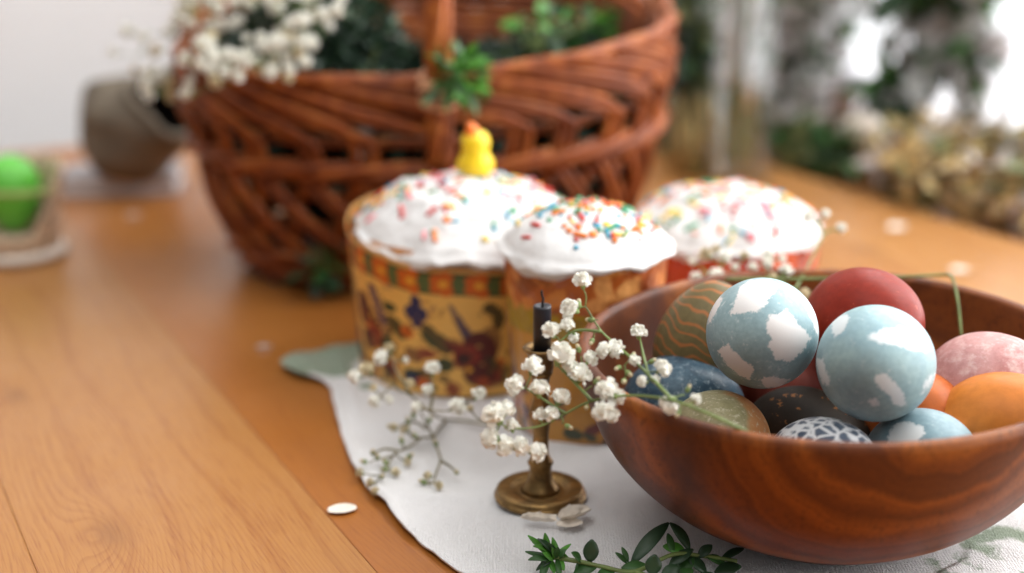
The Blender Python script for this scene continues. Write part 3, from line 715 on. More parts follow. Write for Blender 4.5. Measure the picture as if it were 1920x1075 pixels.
for q in range(40):
    art.ell(ra.random(), ra.uniform(0.55, 0.80), ra.uniform(.02, .05), ra.uniform(.008, .02), ra.choice([OL, S2L((150, 96, 40)), VI]), ra.uniform(0, 3), ASP, 0.5)
for q in range(260):
    art.ell(ra.random(), ra.uniform(0.05, 0.78), ra.uniform(.012, .035), ra.uniform(.008, .022), ra.choice([OCH, MR, OL, S2L((170, 120, 56)), DG, S2L((120, 60, 40))]), ra.uniform(0, 3), ASP, 0.55)
art.band(0.79, 0.965, DG)
for q in range(22): 
    art.flower(q / 22, 0.875, 0.088, OR, YL, 5, ASP); art.ell((q + .5) / 22, 0.875, 0.06, 0.07, S2L((82, 96, 52)), 0.3, ASP)
art.band(0.978, 1.0, S2L((200, 150, 90)))
top1 = lambda a: 0.0815 + 0.0085 * math.sin(a) - 0.004 * max(0, math.cos(a + 0.6)) + 0.0008 * math.sin(7 * a)
wrap(c1, art, 0.0590, 0.0645, top1, M['wrap_paper'], 0.0)
mb = MB(); mb.lathe([(0, 0.0005), (0.0580, 0.0005), (0.0625, 0.070), (0.060, 0.078), (0, 0.080)], 64); mb.build('cake_body', M['bread'], c1)
def fr(a, c, w_):
    d = (a - R(c) + math.pi) % (2 * math.pi) - math.pi; return math.exp(-(d / w_) ** 2)
def drip1(a): return 0.0034 + 0.0034 * fr(a, -80, .75) + 0.0016 * math.sin(a * 6 + 0.9) + 0.0014 * math.sin(a * 13 + 2) + 0.002 * fr(a, -120, .15)
ic1, sf1 = icing(c1, lambda a: 0.0572 + 0.0086 * fr(a, -75, 0.85) + 0.0022 * fr(a, 30, .8) + 0.0009 * math.sin(7 * a + 1) + 0.0006 * math.sin(13 * a), lambda a: 0.0815 + 0.0050 * math.sin(a), 0.1045, drip1, 1, 0.0024, 2.0)
sprinkles(ic1, sf1, 150, 11, ['rod', 'rod', 'rod', 'bead', 'disc'], 0.93, ALLC, 1.0, 1.75, 0.5)
# chick on the icing
PK = sf1(0.15, R(60)); ck = empty('toy_chick', c1.location + PK + Vector((0.0015, -0.001, -0.0012)), 'little yellow chick figure with orange beak standing on the big cake', 'figurine')
mb = MB(); mb.lathe([(0, 0), (0.0055, 0.0), (0.0083, 0.003), (0.0092, 0.0072), (0.0084, 0.0112), (0.0072, 0.0135), (0.0076, 0.0160), (0.0081, 0.0190), (0.0074, 0.0222), (0.0054, 0.0247), (0.0027, 0.0260), (0, 0.0264)], 32)
mb.v = [(x * (1.0 + 0.05 * (z < 0.012)), y * 1.02, z) for x, y, z in mb.v]; mb.build('body', M['yellow'], ck, weld=True)
mb = MB(); mb.lathe([(0.0046, -0.001), (0.0040, 0.0022), (0.0020, 0.0052), (0, 0.0074)], 16); ob = mb.build('beak', M['orange'], ck, (-0.0014, -0.0016, 0.0243)); ob.rotation_euler = (R(12), R(-14), 0)
for sx in (-1, 1):
    mb = MB(); mb.lathe([(0.0010 * math.sin(math.pi * i / 6), -0.0010 * math.cos(math.pi * i / 6)) for i in range(7)], 10)
    mb.build('eye', M['ink'], ck, (sx * 0.0058 - 0.0005, -0.0052, 0.0190)) if sx > 0 else mb.build('eye', M['ink'], ck, (-0.0068, -0.0040, 0.0190))
    mb = MB(); mb.lathe([(0.0, -0.0045), (0.0024, -0.003), (0.0030, 0.0), (0.0020, 0.0028), (0, 0.004)], 12); o = mb.build('wing', M['yellow'], ck, (sx * 0.0085, -0.001, 0.0072)); o.scale = (0.6, 1, 1)
# small cake, foil case
c2 = empty('easter_cake', Vector((0.0358, 0.6655, CLZ)), 'small iced cake in copper foil case with bright sprinkles, behind the candle', 'cake', 'iced easter cakes')
CO, YO = S2L((168, 84, 32)), S2L((150, 122, 24))
a2 = Art(300, 90, S2L((186, 128, 44))); ASP2 = 2 * math.pi * 0.039 / 0.095
a2.band(0.76, 1.0, CO); a2.band(0.60, 0.76, YO); a2.band(0.97, 1.0, S2L((186, 116, 50)))
r_ = random.Random(5)
for q in range(70): a2.ell(r_.random(), r_.uniform(0.74, 1.0), r_.uniform(.04, .10), r_.uniform(.02, .05), S2L(r_.choice([(124, 54, 20), (206, 128, 60), (224, 156, 90), (140, 64, 22)])), r_.uniform(0, 3), ASP2, 0.7)
for q in range(40): a2.ell(r_.random(), r_.uniform(0.58, 0.78), r_.uniform(.05, .14), r_.uniform(.01, .03), S2L(r_.choice([(150, 120, 30), (186, 140, 44), (140, 96, 30)])), r_.uniform(-.4, .4), ASP2, 0.7)
for q in range(85):
    a2.ell(r_.random(), r_.uniform(0.02, 0.30), r_.uniform(.02, .06), r_.uniform(.02, .05), S2L(r_.choice([(104, 40, 34), (52, 58, 96), (146, 52, 34), (60, 66, 44), (40, 42, 66), (196, 130, 50)])), r_.uniform(0, 3), ASP2)
for q in range(60):
    t_ = q / 60; uu = 0.75 - 0.245 + 0.10 * t_
    a2.ell(uu, 0.66 - 0.66 * t_, 0.055, 0.022, S2L(r_.choice([(196, 160, 150), (90, 96, 130), (150, 60, 60), (80, 110, 110), (206, 172, 160)])), -1.0, ASP2)
top2 = lambda a: 0.0905 + 0.0010 * math.sin(5 * a) + 0.0020 * math.sin(a)
wrap(c2, a2, 0.0345, 0.0400, top2, M['wrap_foil'], 0.0007)
mb = MB(); mb.lathe([(0, 0.0005), (0.0335, 0.0005), (0.0382, 0.082), (0.037, 0.088), (0, 0.090)], 48); mb.build('cake_body', M['bread'], c2)
def drip2(a):
    d = (a - R(232) + math.pi) % (2 * math.pi) - math.pi
    return 0.0042 + 0.0068 * math.exp(-(d / 0.34) ** 2) + 0.0012 * math.sin(a * 7 + 1) + 0.0010 * math.sin(a * 12)
ic2, sf2 = icing(c2, lambda a: 0.0396 + 0.0012 * fr(a, 235, .4) + 0.0005 * math.sin(6 * a + 2) + 0.0004 * math.sin(11 * a), lambda a: 0.0925 + 0.0012 * math.sin(a), 0.1110, drip2, 2, 0.0007, 2.05)
def sp2(): sprinkles(ic2, sf2, 165, 23, ['rod', 'bead', 'bead', 'disc', 'bead'], 0.86, ['red', 'orange', 'orange', 'yellow', 'teal', 'green', 'red'], 0.8, 1.65, 0.6)
sp2()
# red cake
c3 = empty('easter_cake', Vector((0.122, 0.788, CLZ - 0.003)), 'iced cake in red film case standing behind the wooden bowl', 'cake', 'iced easter cakes')
a3 = Art(300, 60, S2L((176, 52, 26))); ASP3 = 2 * math.pi * 0.053 / 0.068
for q in range(90): a3.ell(r_.random(), r_.uniform(0, 1.0), r_.uniform(.05, .14), r_.uniform(.05, .14), S2L(r_.choice([(140, 30, 20), (200, 84, 48), (150, 36, 22), (206, 98, 60), (120, 28, 20)])), r_.uniform(0, 3), ASP3, 0.8)
for q in range(14): a3.ell(0.965 + 0.02 * r_.random(), r_.uniform(0.2, 1.0), .05, .14, S2L(r_.choice([(226, 190, 180), (214, 150, 130), (200, 180, 190)])), 0, ASP3, 0.8)
wrap(c3, a3, 0.0490, 0.0548, lambda a: 0.0690 + 0.002 * math.sin(a) + 0.0015 * math.sin(9 * a) + 0.005 * max(0, math.cos(a - 0.3)), M['wrap_red'], 0.0011)
mb = MB(); mb.lathe([(0, 0.0005), (0.0475, 0.0005), (0.0525, 0.058), (0.051, 0.064), (0, 0.066)], 64); mb.build('cake_body', M['bread'], c3)
ic3, sf3 = icing(c3, lambda a: 0.0520 + 0.0007 * math.sin(8 * a) + 0.0006 * math.sin(13 * a + 1), lambda a: 0.0730 + 0.002 * math.sin(a), 0.0935, lambda a: 0.0062 + 0.0022 * math.sin(a * 5) + 0.0018 * math.sin(a * 9 + 1), 3, 0.0024, 2.1)
sprinkles(ic3, sf3, 130, 37, ['rod', 'rod', 'rod', 'bead', 'disc'], 0.95, ['red', 'orange', 'orange', 'yellow', 'teal', 'green', 'pink', 'pink'], 1.0, 1.9, 0.5)

# ------------------------------------------------------------------ wicker basket
BK = Vector((-0.058, 0.968, 0.0)); BKR = R(4)
def zrim(u):
    c = abs(math.cos(u)); return 0.143 + 0.006 * c ** 3.2 + 0.048 * max(0, math.sin(u)) ** 0.7 + 0.019 * max(0, math.cos(u)) ** 0.8 * (math.sin(u) < 0.2)
def bks(u, v, off=0.0):
    s = max(0, v) ** 0.52
    a = lerp(0.116, 0.164, s) + off; b = lerp(0.078, 0.122, s) + off
    e = 2 / 2.35; c, s_ = math.cos(u), math.sin(u)
    x = a * math.copysign(abs(c) ** e, c); y = b * math.copysign(abs(s_) ** e, s_)
    return Vector((x, y, 0.004 + v * zrim(u)))
basket = empty('wicker_basket', BK, 'large reddish brown wicker basket with a tall handle behind the cakes', 'basket')
basket.rotation_euler = (0, 0, BKR)
def rod(name, path, r0, r1=None, closed=False, n=7): 
    mb = MB(); mb.tube(path, r0, r1, n, closed=closed); return mb.build(name, M['willow'], basket)
NS = 27
def angs(i): return -math.pi / 2 + 2 * math.pi * i / NS
for i in range(NS):
    u = angs(i) + 0.02 * math.sin(i * 2.3); j1 = 0.010 * math.sin(i * 1.7)
    for kk in (0, 1, 2):
        du = kk * 0.036
        pts = [bks(u + du, 0.50, 0.002), bks(u + du, 0.62, 0.0042), bks(u + du, 0.745 + j1 - kk * .02, 0.0055), bks(u + du - 0.045, 0.80 + j1 - kk * .025, 0.0075), bks(u + du - 0.28, 0.885 + j1 - kk * .035, 0.0065), bks(u + du - 0.60, 0.975 - kk * .03, 0.002), bks(u + du - 0.76, 1.0 - kk * .03, -0.003)]
        rod('rim_rod', spline(pts, 5), 0.0029 + 0.0005 * math.sin(i * 3 + kk * 2), 0.0023)
for q, (v, o_, r) in enumerate(((0.985, 0.0, 0.0042), (0.955, -0.004, 0.004), (0.70, -0.0065, 0.0034), (0.81, -0.006, 0.0036), (0.85, -0.0055, 0.0036), (0.89, -0.005, 0.0036), (0.925, -0.005, 0.0036))):
    rod('inner_weaver', [bks(2 * math.pi * i / 120, v, o_ + 0.0015 * math.sin(i * NS / 120 * math.pi)) for i in range(120)], r, closed=True)
for v in (0.62, 0.65, 0.68, 0.725, 0.75, 0.775, 0.50, 0.54, 0.40, 0.36):
    rod('back_weaver', [bks(math.pi * i / 60, v, -0.0075) for i in range(61)], 0.0034)
for s in range(4):                                           # twisted waling round the middle
    ph = s * math.pi / 2
    rod('waling_rod', [bks(2 * math.pi * i / 240, 0.585 + 0.028 * math.sin(i / 240 * NS / 2 * 2 * math.pi / 2 + ph), 0.0045 + 0.0042 * math.cos(i / 240 * NS / 2 * 2 * math.pi / 2 + ph)) for i in range(240)], 0.0034, closed=True)
for i in range(NS):
    u = angs(i)
    rod('stake', spline([bks(u + 0.02, 0.60, -0.001), bks(u - 0.06, 0.42, 0.0), bks(u - 0.16, 0.2, 0.0), bks(u - 0.24, 0.02, 0.0)], 5), 0.0036)
    for kk in (0, 1):
        d = kk * 0.055
        rod('slanted_rod', spline([bks(u + d - 0.05, 0.60, 0.001), bks(u + d + 0.06, 0.47, 0.0055), bks(u + d + 0.22, 0.30, 0.0055), bks(u + d + 0.40, 0.12, 0.003), bks(u + d + 0.47, 0.03, 0.001)], 5), 0.0027 + 0.0004 * math.sin(i * 5 + kk), 0.0023)
for v in (0.02, 0.065, 0.11, 0.16):
    rod('foot_weaver', [bks(2 * math.pi * i / 160, v, 0.003 + 0.003 * math.sin(i * NS / 160 * math.pi + v * 60)) for i in range(160)], 0.0037, closed=True)
for v in (0.30, 0.45):
    rod('inner_weaver', [bks(2 * math.pi * i / 120, v, -0.0045) for i in range(120)], 0.003, closed=True)
mb = MB(); vs = [bks(2 * math.pi * i / 64, 0.0, -0.002) for i in range(64)]; mb.add(vs + [v + Vector((0, 0, 0.006)) for v in vs], [tuple(range(63, -1, -1)), tuple(range(64, 128))] + [(i, (i + 1) % 64, (i + 1) % 64 + 64, i + 64) for i in range(64)]); mb.build('bottom', M['willow'], basket)
hp0 = bks(-math.pi / 2, 0.70, 0.006); hp1 = bks(math.pi / 2, 0.70, -0.006)
hx = 0.006
hpts = spline([(hx, hp0.y - 0.001, 0.095), (hx, hp0.y - 0.006, 0.14), (hx, hp0.y - 0.002, 0.20), (hx, hp0.y + 0.02, 0.27), (hx, -0.05, 0.325), (hx, 0.0, 0.34), (hx, 0.05, 0.325), (hx, hp1.y - 0.02, 0.27), (hx, hp1.y + .006, 0.19), (hx, hp1.y, 0.10)], 8)
for s in range(5):
    pp = []
    for i, P in enumerate(hpts):
        a = i * 0.16 + s * 2 * math.pi / 5; t_ = (hpts[min(i + 1, len(hpts) - 1)] - hpts[max(0, i - 1)]).normalized(); b_ = Vector((1, 0, 0)); c_ = t_.cross(b_)
        pp.append(P + b_ * math.cos(a) * 0.0052 + c_ * math.sin(a) * 0.0052)
    rod('handle_rod', pp, 0.0037)
# raffia tie and sprig on the handle
BKM = Matrix.Translation(BK) @ Matrix.Rotation(BKR, 4, 'Z')
hb = BKM @ Vector((hx, hp0.y - 0.012, 0.140))
mb = MB()
for q in range(7):
    zz = 0.002 * (q - 3); mb.tube([Vector((0.0125 * math.cos(t / 20 * 2 * math.pi), 0.0125 * math.sin(t / 20 * 2 * math.pi) + 0.009, zz + 0.004 * math.sin(t / 20 * 2 * math.pi + q))) for t in range(20)], 0.0013, n=5, closed=True)
for q in range(5):
    a = rnd.uniform(-2.6, -0.5); mb.tube(spline([(0, -0.004, 0), (0.006 * math.cos(a * 1.2), -0.007, 0.004), (0.015 * math.cos(a), -0.006, rnd.uniform(-.006, .012))], 5), 0.0012, n=5)
tag(mb.build('raffia_tie', M['raffia'], None, hb), 'peach raffia bow knotted round the foot of the basket handle', 'ribbon')
def clump(name, centre, radii, count, ll, lw, mats, label, cat, droop=0.2, seed=1, parent=None, stems=0, spread=0.9):
    r2 = random.Random(seed); mb = MB(); centre = Vector(centre)
    for i in range(count):
        d = Vector((r2.gauss(0, 1), r2.gauss(0, 1), r2.gauss(0, 1))).normalized(); q = r2.random() ** 0.45
        P = Vector((d.x * radii[0], d.y * radii[1], d.z * radii[2])) * q
        dr = (d * spread + Vector((r2.uniform(-1, 1), r2.uniform(-1, 1), r2.uniform(-1, 1) - droop)) * 0.8).normalized()
        L = ll * r2.uniform(0.6, 1.25)
        mb.leaf(P, P + dr * L, lw * r2.uniform(.7, 1.2), Vector((r2.uniform(-1, 1), r2.uniform(-1, 1), 1)), r2.uniform(-.1, .15), r2.randrange(len(mats)), 4)
    return mb, r2
def leafy(name, centre, radii, count, ll, lw, mats, label, cat, droop=0.2, seed=1, root=None, nst=7):
    mb, r2 = clump(name, centre, radii, count, ll, lw, mats, label, cat, droop, seed)
    o = empty(name, Vector(root if root is not None else centre), label, cat)
    off = Vector(centre) - o.location
    f = mb.build('foliage', mats, o, off); f['kind'] = 'stuff'
    st = MB(); base = Vector((0, 0, 0))
    for i in range(nst):
        e = off + Vector((r2.uniform(-.8, .8) * radii[0], r2.uniform(-.8, .8) * radii[1], r2.uniform(0, .8) * radii[2]))
        st.tube(spline([base + Vector((r2.uniform(-.006, .006), r2.uniform(-.006, .006), 0)), lerp(base, e, .5) + Vector((r2.uniform(-.008, .008), 0, r2.uniform(0, .01))), e], 4), 0.0012, 0.0007, 5)
    st.build('stems', M['stem'], o)
    return o
leafy('herb_sprig', hb + Vector((0.013, -0.014, 0.011)), (0.013, 0.008, 0.010), 80, 0.014, 0.0055, [M['leaf_bright'], M['leaf_mid'], M['leaf_mid']], 'small bright green leaf sprig tied to the basket handle', 'leaves', 0.3, 4, root=hb + Vector((0.004, -0.008, 0.003)))
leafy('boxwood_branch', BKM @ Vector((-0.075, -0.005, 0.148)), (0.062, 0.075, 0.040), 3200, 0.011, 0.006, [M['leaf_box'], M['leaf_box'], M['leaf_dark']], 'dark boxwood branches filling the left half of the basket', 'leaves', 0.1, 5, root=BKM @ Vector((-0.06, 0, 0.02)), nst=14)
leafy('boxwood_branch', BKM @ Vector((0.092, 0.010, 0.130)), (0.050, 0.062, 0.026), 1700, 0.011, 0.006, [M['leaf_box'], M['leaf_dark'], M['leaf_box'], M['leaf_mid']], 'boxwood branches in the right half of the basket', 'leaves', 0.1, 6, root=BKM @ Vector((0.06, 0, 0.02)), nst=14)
leafy('myrtle_sprig', BKM @ Vector((0.092, -0.010, 0.163)), (0.035, 0.03, 0.012), 55, 0.015, 0.010, [M['leaf_mid'], M['leaf_bright'], M['leaf_dark']], 'fresh green leaf sprig on top of the boxwood in the basket', 'leaves', 0.2, 7, root=BKM @ Vector((0.07, -0.03, 0.150)))
leafy('boxwood_branch', BKM @ Vector((0, 0.004, 0.085)), (0.135, 0.092, 0.055), 3600, 0.020, 0.012, [M['leaf_box'], M['leaf_box']], 'dark leaf filler added deep in the wicker basket to darken its gaps', 'leaves', 0.1, 66, root=BKM @ Vector((0, 0, 0.012)), nst=10)  # added leaf clump, put in so the gaps between the rods look dark
for (px, py, ly, sd, lb) in ((610, 505, 0.870, 8, 'dark green sprig hanging low on the front of the basket'),):
    P = at_y(px, py, ly); leafy('boxwood_sprig', P, (0.012, 0.006, 0.010), 26, 0.016, 0.010, [M['leaf_mid'], M['leaf_dark']], lb, 'leaves', 0.4, sd, root=P + Vector((0, 0.006, 0.012)))

# ------------------------------------------------------------------ baby's breath
def blossom_mesh(seed, n=30, r=0.0031, pm='petal'):
    r2 = random.Random(seed); mb = MB()
    for i in range(n):
        f = (i + 0.5) / n; z = 1 - 1.35 * f; rr = math.sqrt(max(0, 1 - z * z)); a = i * 2.39996 + r2.uniform(-.3, .3)
        d = Vector((rr * math.cos(a), rr * math.sin(a), z)); d = (d + rvec() * 0.25).normalized()
        b_ = Vector((0, 0, 0.0002)) + d * r * 0.25; L = r * r2.uniform(0.82, 1.12); wd = r * r2.uniform(0.8, 1.15)
        t1 = d.orthogonal().normalized(); t1.rotate(Quaternion(d, r2.uniform(0, 6.28))); t2 = d.cross(t1)
        c0 = b_; c1 = b_ + d * (L * .62); c2 = b_ + d * (L * .9) + t2 * r * r2.uniform(-.28, .28)
        cup = r * 0.12
        mb.add([c0, c1 - t1 * wd * .42 + t2 * cup, c1 + t2 * -cup * .4, c1 + t1 * wd * .42 + t2 * cup, c2 - t1 * wd * .36 - t2 * cup, c2 + t2 * cup * .6 + d * r * .1, c2 + t1 * wd * .36 - t2 * cup],
               [(0, 1, 2), (0, 2, 3), (1, 4, 5, 2), (2, 5, 6, 3)], 0)
    mb.lathe([(r * .86 * math.sin(math.pi * i / 8), -r * .74 * math.cos(math.pi * i / 8) + r * .14) for i in range(9)], 12, 0)
    mb.lathe([(0.0003, -r * 1.05), (r * .26, -r * .85), (r * .42, -r * .45), (r * .40, -r * .1), (r * 0.1, 0)], 7, 1)
    return mb.mesh('blossom', [M[pm], M['calyx']])
BLO = [blossom_mesh(i) for i in range(6)]
BLOC = [blossom_mesh(20 + i, 22, 0.0029, 'cream_petal') for i in range(3)]
BUD = []
for i in range(2):
    mb = MB(); mb.lathe([(0.0003, -0.0016), (0.0009, -0.0009), (0.0011, 0.0), (0.0008, 0.0009), (0.0003, 0.0015)], 7, 0); mb.lathe([(0.0007, 0.0006), (0.0009, 0.0013), (0.0005, 0.0021), (0.0, 0.0023)], 7, 1)
    BUD.append(mb.mesh('bud', [M['calyx'], M['cream_petal']]))
def sprig(name, label, stems, blossoms, group=None, smat='stem', r0=0.0009, r1=0.0004, anchor=None, buds=(), cream=0.0, cat='flowers', seed=1):
    """stems: polylines of world points; blossoms: (point, size). every blossom is joined to the nearest stem point by a thin stalk"""
    r2 = random.Random(seed); base = Vector(anchor if anchor is not None else stems[0][0])
    o = empty(name, base, label, cat, group); st = MB(); allp = []
    for s in stems:
        sp = spline(s, 6); allp += sp; st.tube([p - base for p in sp], r0, r1, 6)
    items = [(P, s, 0) for P, s in blossoms] + [(P, s, 1) for P, s in buds]
    for P, s, kind in items:
        P = Vector(P); q = min(allp, key=lambda a: (a - P).length + 0.35 * max(0, a.z - P.z)); d = (P - q)
        mid = lerp(q, P, 0.5) + rvec() * d.length * 0.08 - Vector((0, 0, d.length * 0.06))
        up = (P - mid); up = up.normalized() if up.length > 1e-6 else Vector((0, 0, 1))
        up = (up + Vector((0, -0.15, 0.45)) + rvec() * 0.25).normalized()
        foot = P - up * 0.0030 * s
        path = spline([q, mid, foot], 4); st.tube([p - base for p in path], r1 * 1.0, r1 * 0.8, 5); allp += path[3:-2]
        me = (BUD[r2.randrange(2)] if kind else (BLOC[r2.randrange(3)] if r2.random() < cream else BLO[r2.randrange(len(BLO))]))
        b_ = link('bud' if kind else 'blossom', me, o, P - base); b_.rotation_euler = (up.to_track_quat('Z', 'Y') @ Quaternion((0, 0, 1), r2.uniform(0, 6.28))).to_euler(); b_.scale = (s, s, s)
    st.build('stems', M[smat], o)
    return o
D = at_d
GB = "sprigs of baby's breath"
# the main sprig, lying over the bowl's left rim in front of the candlestick
L1 = [(1092, 528, .575, .95), (1071, 580, .575, 1.05), (1034, 622, .572, .95), (1064, 611, .574, .8), (1076, 631, .576, .6), (1052, 668, .570, 1.35), (1066, 690, .571, .9), (999, 688, .565, 1.05), (968, 723, .563, 1.05), (1011, 731, .566, 1.0), (1050, 747, .568, 1.0), (1088, 704, .570, 1.15), (1106, 674, .572, .8), (1157, 656, .572, 1.0), (1134, 658, .571, .85), (1198, 624, .576, .85), (1241, 691, .560, .9), (1206, 716, .558, .6), (1228, 712, .558, .5), (1257, 756, .548, 1.0), (1139, 732, .560, 1.15), (1156, 745, .56, .9), (1132, 770, .558, 1.15), (1146, 778, .558, .8), (930, 779, .560, 1.35), (948, 768, .562, .9), (921, 823, .560, 1.05), (944, 836, .560, 1.05), (974, 838, .561, 1.0), (960, 800, .563, .75), (1005, 848, .562, 1.0), (1034, 779, .565, .85), (1013, 779, .566, .75), (1304, 749, .545, .55), (1190, 676, .566, .6)]
D0 = D
def D(x, y, d): return at_d(x, y, d * .935)
S1 = [[D(1436, 828, .542), D(1350, 786, .534), D(1262, 752, .545), D(1180, 742, .556), D(1110, 752, .564), D(1060, 776, .566), D(1010, 800, .564), D(955, 805, .562)],
      [D(1262, 752, .545), D(1215, 702, .560), D(1165, 655, .572), D(1128, 622, .576), D(1098, 575, .576)],
      [D(1110, 752, .564), D(1075, 715, .570), D(1040, 680, .570)], [D(1128, 622, .576), D(1080, 620, .575), D(1050, 640, .573)], [D(1060, 776, .566), D(1020, 750, .566), D(985, 728, .564)],
      [D(1215, 702, .560), D(1205, 660, .572), D(1200, 635, .575)]]
sprig('babys_breath', "white baby's breath sprig hanging over the bowl's left rim by the candlestick", S1, [(D(x, y, d), s * 1.04) for x, y, d, s in L1], GB, r0=0.00075, r1=0.0003, buds=[(D(1186, 668, .57), .9), (D(1222, 678, .566), .9), (D(1160, 690, .566), 1), (D(1178, 700, .565), 1.1), (D(1110, 640, .575), 1), (D(1085, 655, .574), 1), (D(1118, 715, .566), 1), (D(1170, 715, .562), 1.1), (D(1100, 765, .562), 1), (D(1065, 800, .565), 1), (D(1085, 572, .577), 1.2), (D(1108, 600, .577), 1.1), (D(1272, 775, .542), .9), (D(1290, 730, .55), .9)])
D = D0
# second sprig in front of the large cake
L2 = [(731, 654, .685, .85), (717, 671, .682, 1.05), (690, 694, .678, 1.15), (666, 706, .676, .95), (760, 676, .682, .5), (811, 693, .675, 1.05), (768, 720, .672, .75), (803, 731, .670, .8), (703, 752, .672, .85), (729, 750, .672, .6), (700, 728, .675, .6), (781, 763, .655, .7), (856, 764, .655, 1.2), (897, 741, .655, 1.0), (880, 766, .655, .5), (920, 790, .645, .5)]
S2 = [[on_z(935, 800, .006), on_z(880, 790, .006), on_z(832, 786, .007), D(806, 772, .668), D(770, 742, .674), D(725, 715, .678)], [D(806, 772, .668), D(812, 735, .672), D(808, 705, .675)], [D(770, 742, .674), D(740, 690, .68)]]
sprig('babys_breath', "wilting baby's breath sprig lying before the ochre paper case", S2, [(D(x, y, d), s) for x, y, d, s in L2], GB, 'drystem', 0.0009, cream=0.35, seed=3)
# dry sprig flat on the linen
Z = 0.006
S3 = [[on_z(836, 788, .004), on_z(822, 806, .006), on_z(812, 819, .008), on_z(790, 822, .008), on_z(768, 838, .009), on_z(742, 850, .008), on_z(728, 870, .007), on_z(714, 895, .005)],
      [on_z(812, 819, .008), on_z(820, 842, .008), on_z(826, 864, .007), on_z(818, 886, .006), on_z(814, 905, .004)], [on_z(826, 864, .007), on_z(843, 874, .007), on_z(856, 886, .006)],
      [on_z(812, 819, .008), on_z(800, 795, .014), on_z(786, 768, .020)], [on_z(800, 805, .011), on_z(780, 792, .014), on_z(756, 796, .014)], [on_z(745, 846, .008), on_z(722, 842, .010), on_z(700, 850, .010)],
      [on_z(742, 852, .008), on_z(728, 858, .008), on_z(706, 862, .008)], [on_z(790, 822, .008), on_z(775, 820, .010), on_z(762, 806, .012)]]
B3 = [on_z(x, y, z) for x, y, z in ((734, 801, .014), (742, 803, .014), (764, 805, .013), (778, 818, .01), (699, 849, .011), (707, 857, .01), (683, 866, .008), (753, 827, .012), (775, 779, .017), (768, 856, .008), (724, 868, .007), (716, 894, .006), (794, 904, .004), (856, 886, .007), (817, 832, .010), (765, 790, .015), (805, 788, .014), (722, 880, .006))]
L3 = [on_z(x, y, z) for x, y, z in ((781, 763, .024), (739, 802, .014), (758, 806, .013), (764, 865, .006), (695, 905, .005), (703, 922, .004), (741, 886, .005), (822, 911, .004), (803, 893, .005), (676, 886, .005))]
sprig('babys_breath', "dry brown baby's breath twig lying flat on the linen", S3, [(p, .62) for p in L3], GB, 'drystem', 0.00075, 0.0004, buds=[(p, 1.15) for p in B3], cream=0.9, seed=5)
# sprig behind the bowl
L4 = [(1306, 519, .69, .8), (1341, 517, .69, 1.1), (1319, 544, .675, .75), (1359, 485, .70, .95), (1325, 477, .70, 1.1), (1378, 502, .695, .6), (1411, 502, .69, .75), (1437, 495, .69, .9), (1473, 508, .685, .95), (1441, 478, .695, .8), (1509, 553, .665, .85), (1516, 408, .72, .85), (1533, 416, .72, .6), (1547, 402, .72, .7), (1577, 428, .72, .8), (1466, 485, .69, .6), (1396, 480, .70, .7), (1300, 492, .70, .6), (1450, 520, .68, .6), (1344, 468, .7, .7)]
S4 = [[D(1530, 585, .655), D(1490, 545, .672), D(1440, 520, .685), D(1380, 515, .69), D(1325, 510, .694)], [D(1490, 545, .672), D(1520, 490, .70), D(1545, 440, .715), D(1570, 430, .72)], [D(1440, 520, .685), D(1435, 495, .69)], [D(1545, 440, .715), D(1530, 412, .72)]]
sprig('babys_breath', "baby's breath sprig standing up behind the back rim of the bowl", S4, [(D(x, y, d), s) for x, y, d, s in L4], GB, r0=0.0008, cream=0.2, seed=6)
mb = MB(); sp = spline([D(1360, 524, .672), D(1500, 523, .672), D(1640, 521, .672), D(1760, 516, .67)], 6) + spline([D(1775, 515, .668), D(1786, 522, .664), D(1796, 565, .652), D(1803, 632, .642)], 6)
o_ = sp[0].copy(); mb.tube([p - o_ for p in sp], 0.00085, 0.0006, 7); tag(mb.build('flower_stalk', M['stem'], None, o_), 'bare green stalk bent sharply over the back rim of the bowl', 'stem')
# bouquet in the basket
r3 = random.Random(42); LB = []; 
def inside(px, py):
    if px < 330: return (py < 105 and px > 205 and r3.random() < .35) or (250 < px and 125 < py < 190 and r3.random() < .8)
    return py < interp(px, [330, 400, 470, 545, 600, 660], [190, 168, 130, 150, 60, 40])
# keep scattering until the bouquet is full
while len(LB) < 170:
    px, py = r3.uniform(200, 655), r3.uniform(-70, 192)
    if not inside(px, py): continue
    LB.append((px, py, r3.uniform(.90, .97) if px < 350 else (r3.uniform(.825, .85) if py > 70 else r3.uniform(.84, .98)), r3.uniform(.62, 1.1)))
LB += [(388, 92, .828, 1.09), (405, 150, .828, 1.09), (395, 128, .828, 1.01), (432, 106, .828, 1.09), (448, 112, .828, 1.09), (512, 85, .828, 1.17), (520, 76, .828, 1.01), (566, 82, .828, 0.86), (571, 115, .828, 0.90), (511, 136, .828, 1.01), (540, 146, .828, 0.78), (562, 42, .828, 1.17), (608, 28, .828, 1.01), (630, 22, .828, 1.01), (284, 138, .93, 1.3), (280, 165, .92, 1.3), (320, 176, .92, 1.3), (338, 180, .92, 1.1), (445, 142, .828, 0.86)]
LB = [(a, b, c, d_ * 1.28) for a, b, c, d_ in LB]
SB = []
rootb = BKM @ Vector((-0.07, -0.01, 0.06))
for q in range(16):
    px, py = r3.uniform(230, 640), r3.uniform(-60, 150); dd = r3.uniform(.885, .98); e = D(px, py, dd)
    if px < 340: e.z = max(e.z, 0.17)
    SB.append([rootb, lerp(rootb, e, .45) + Vector((0, 0, .05)), e])
sprig('babys_breath', "big white baby's breath bouquet spilling over the basket's left end", SB, [(D(x, y, d), s) for x, y, d, s in LB], GB, r0=0.0009, cream=0.18, anchor=rootb, seed=9)

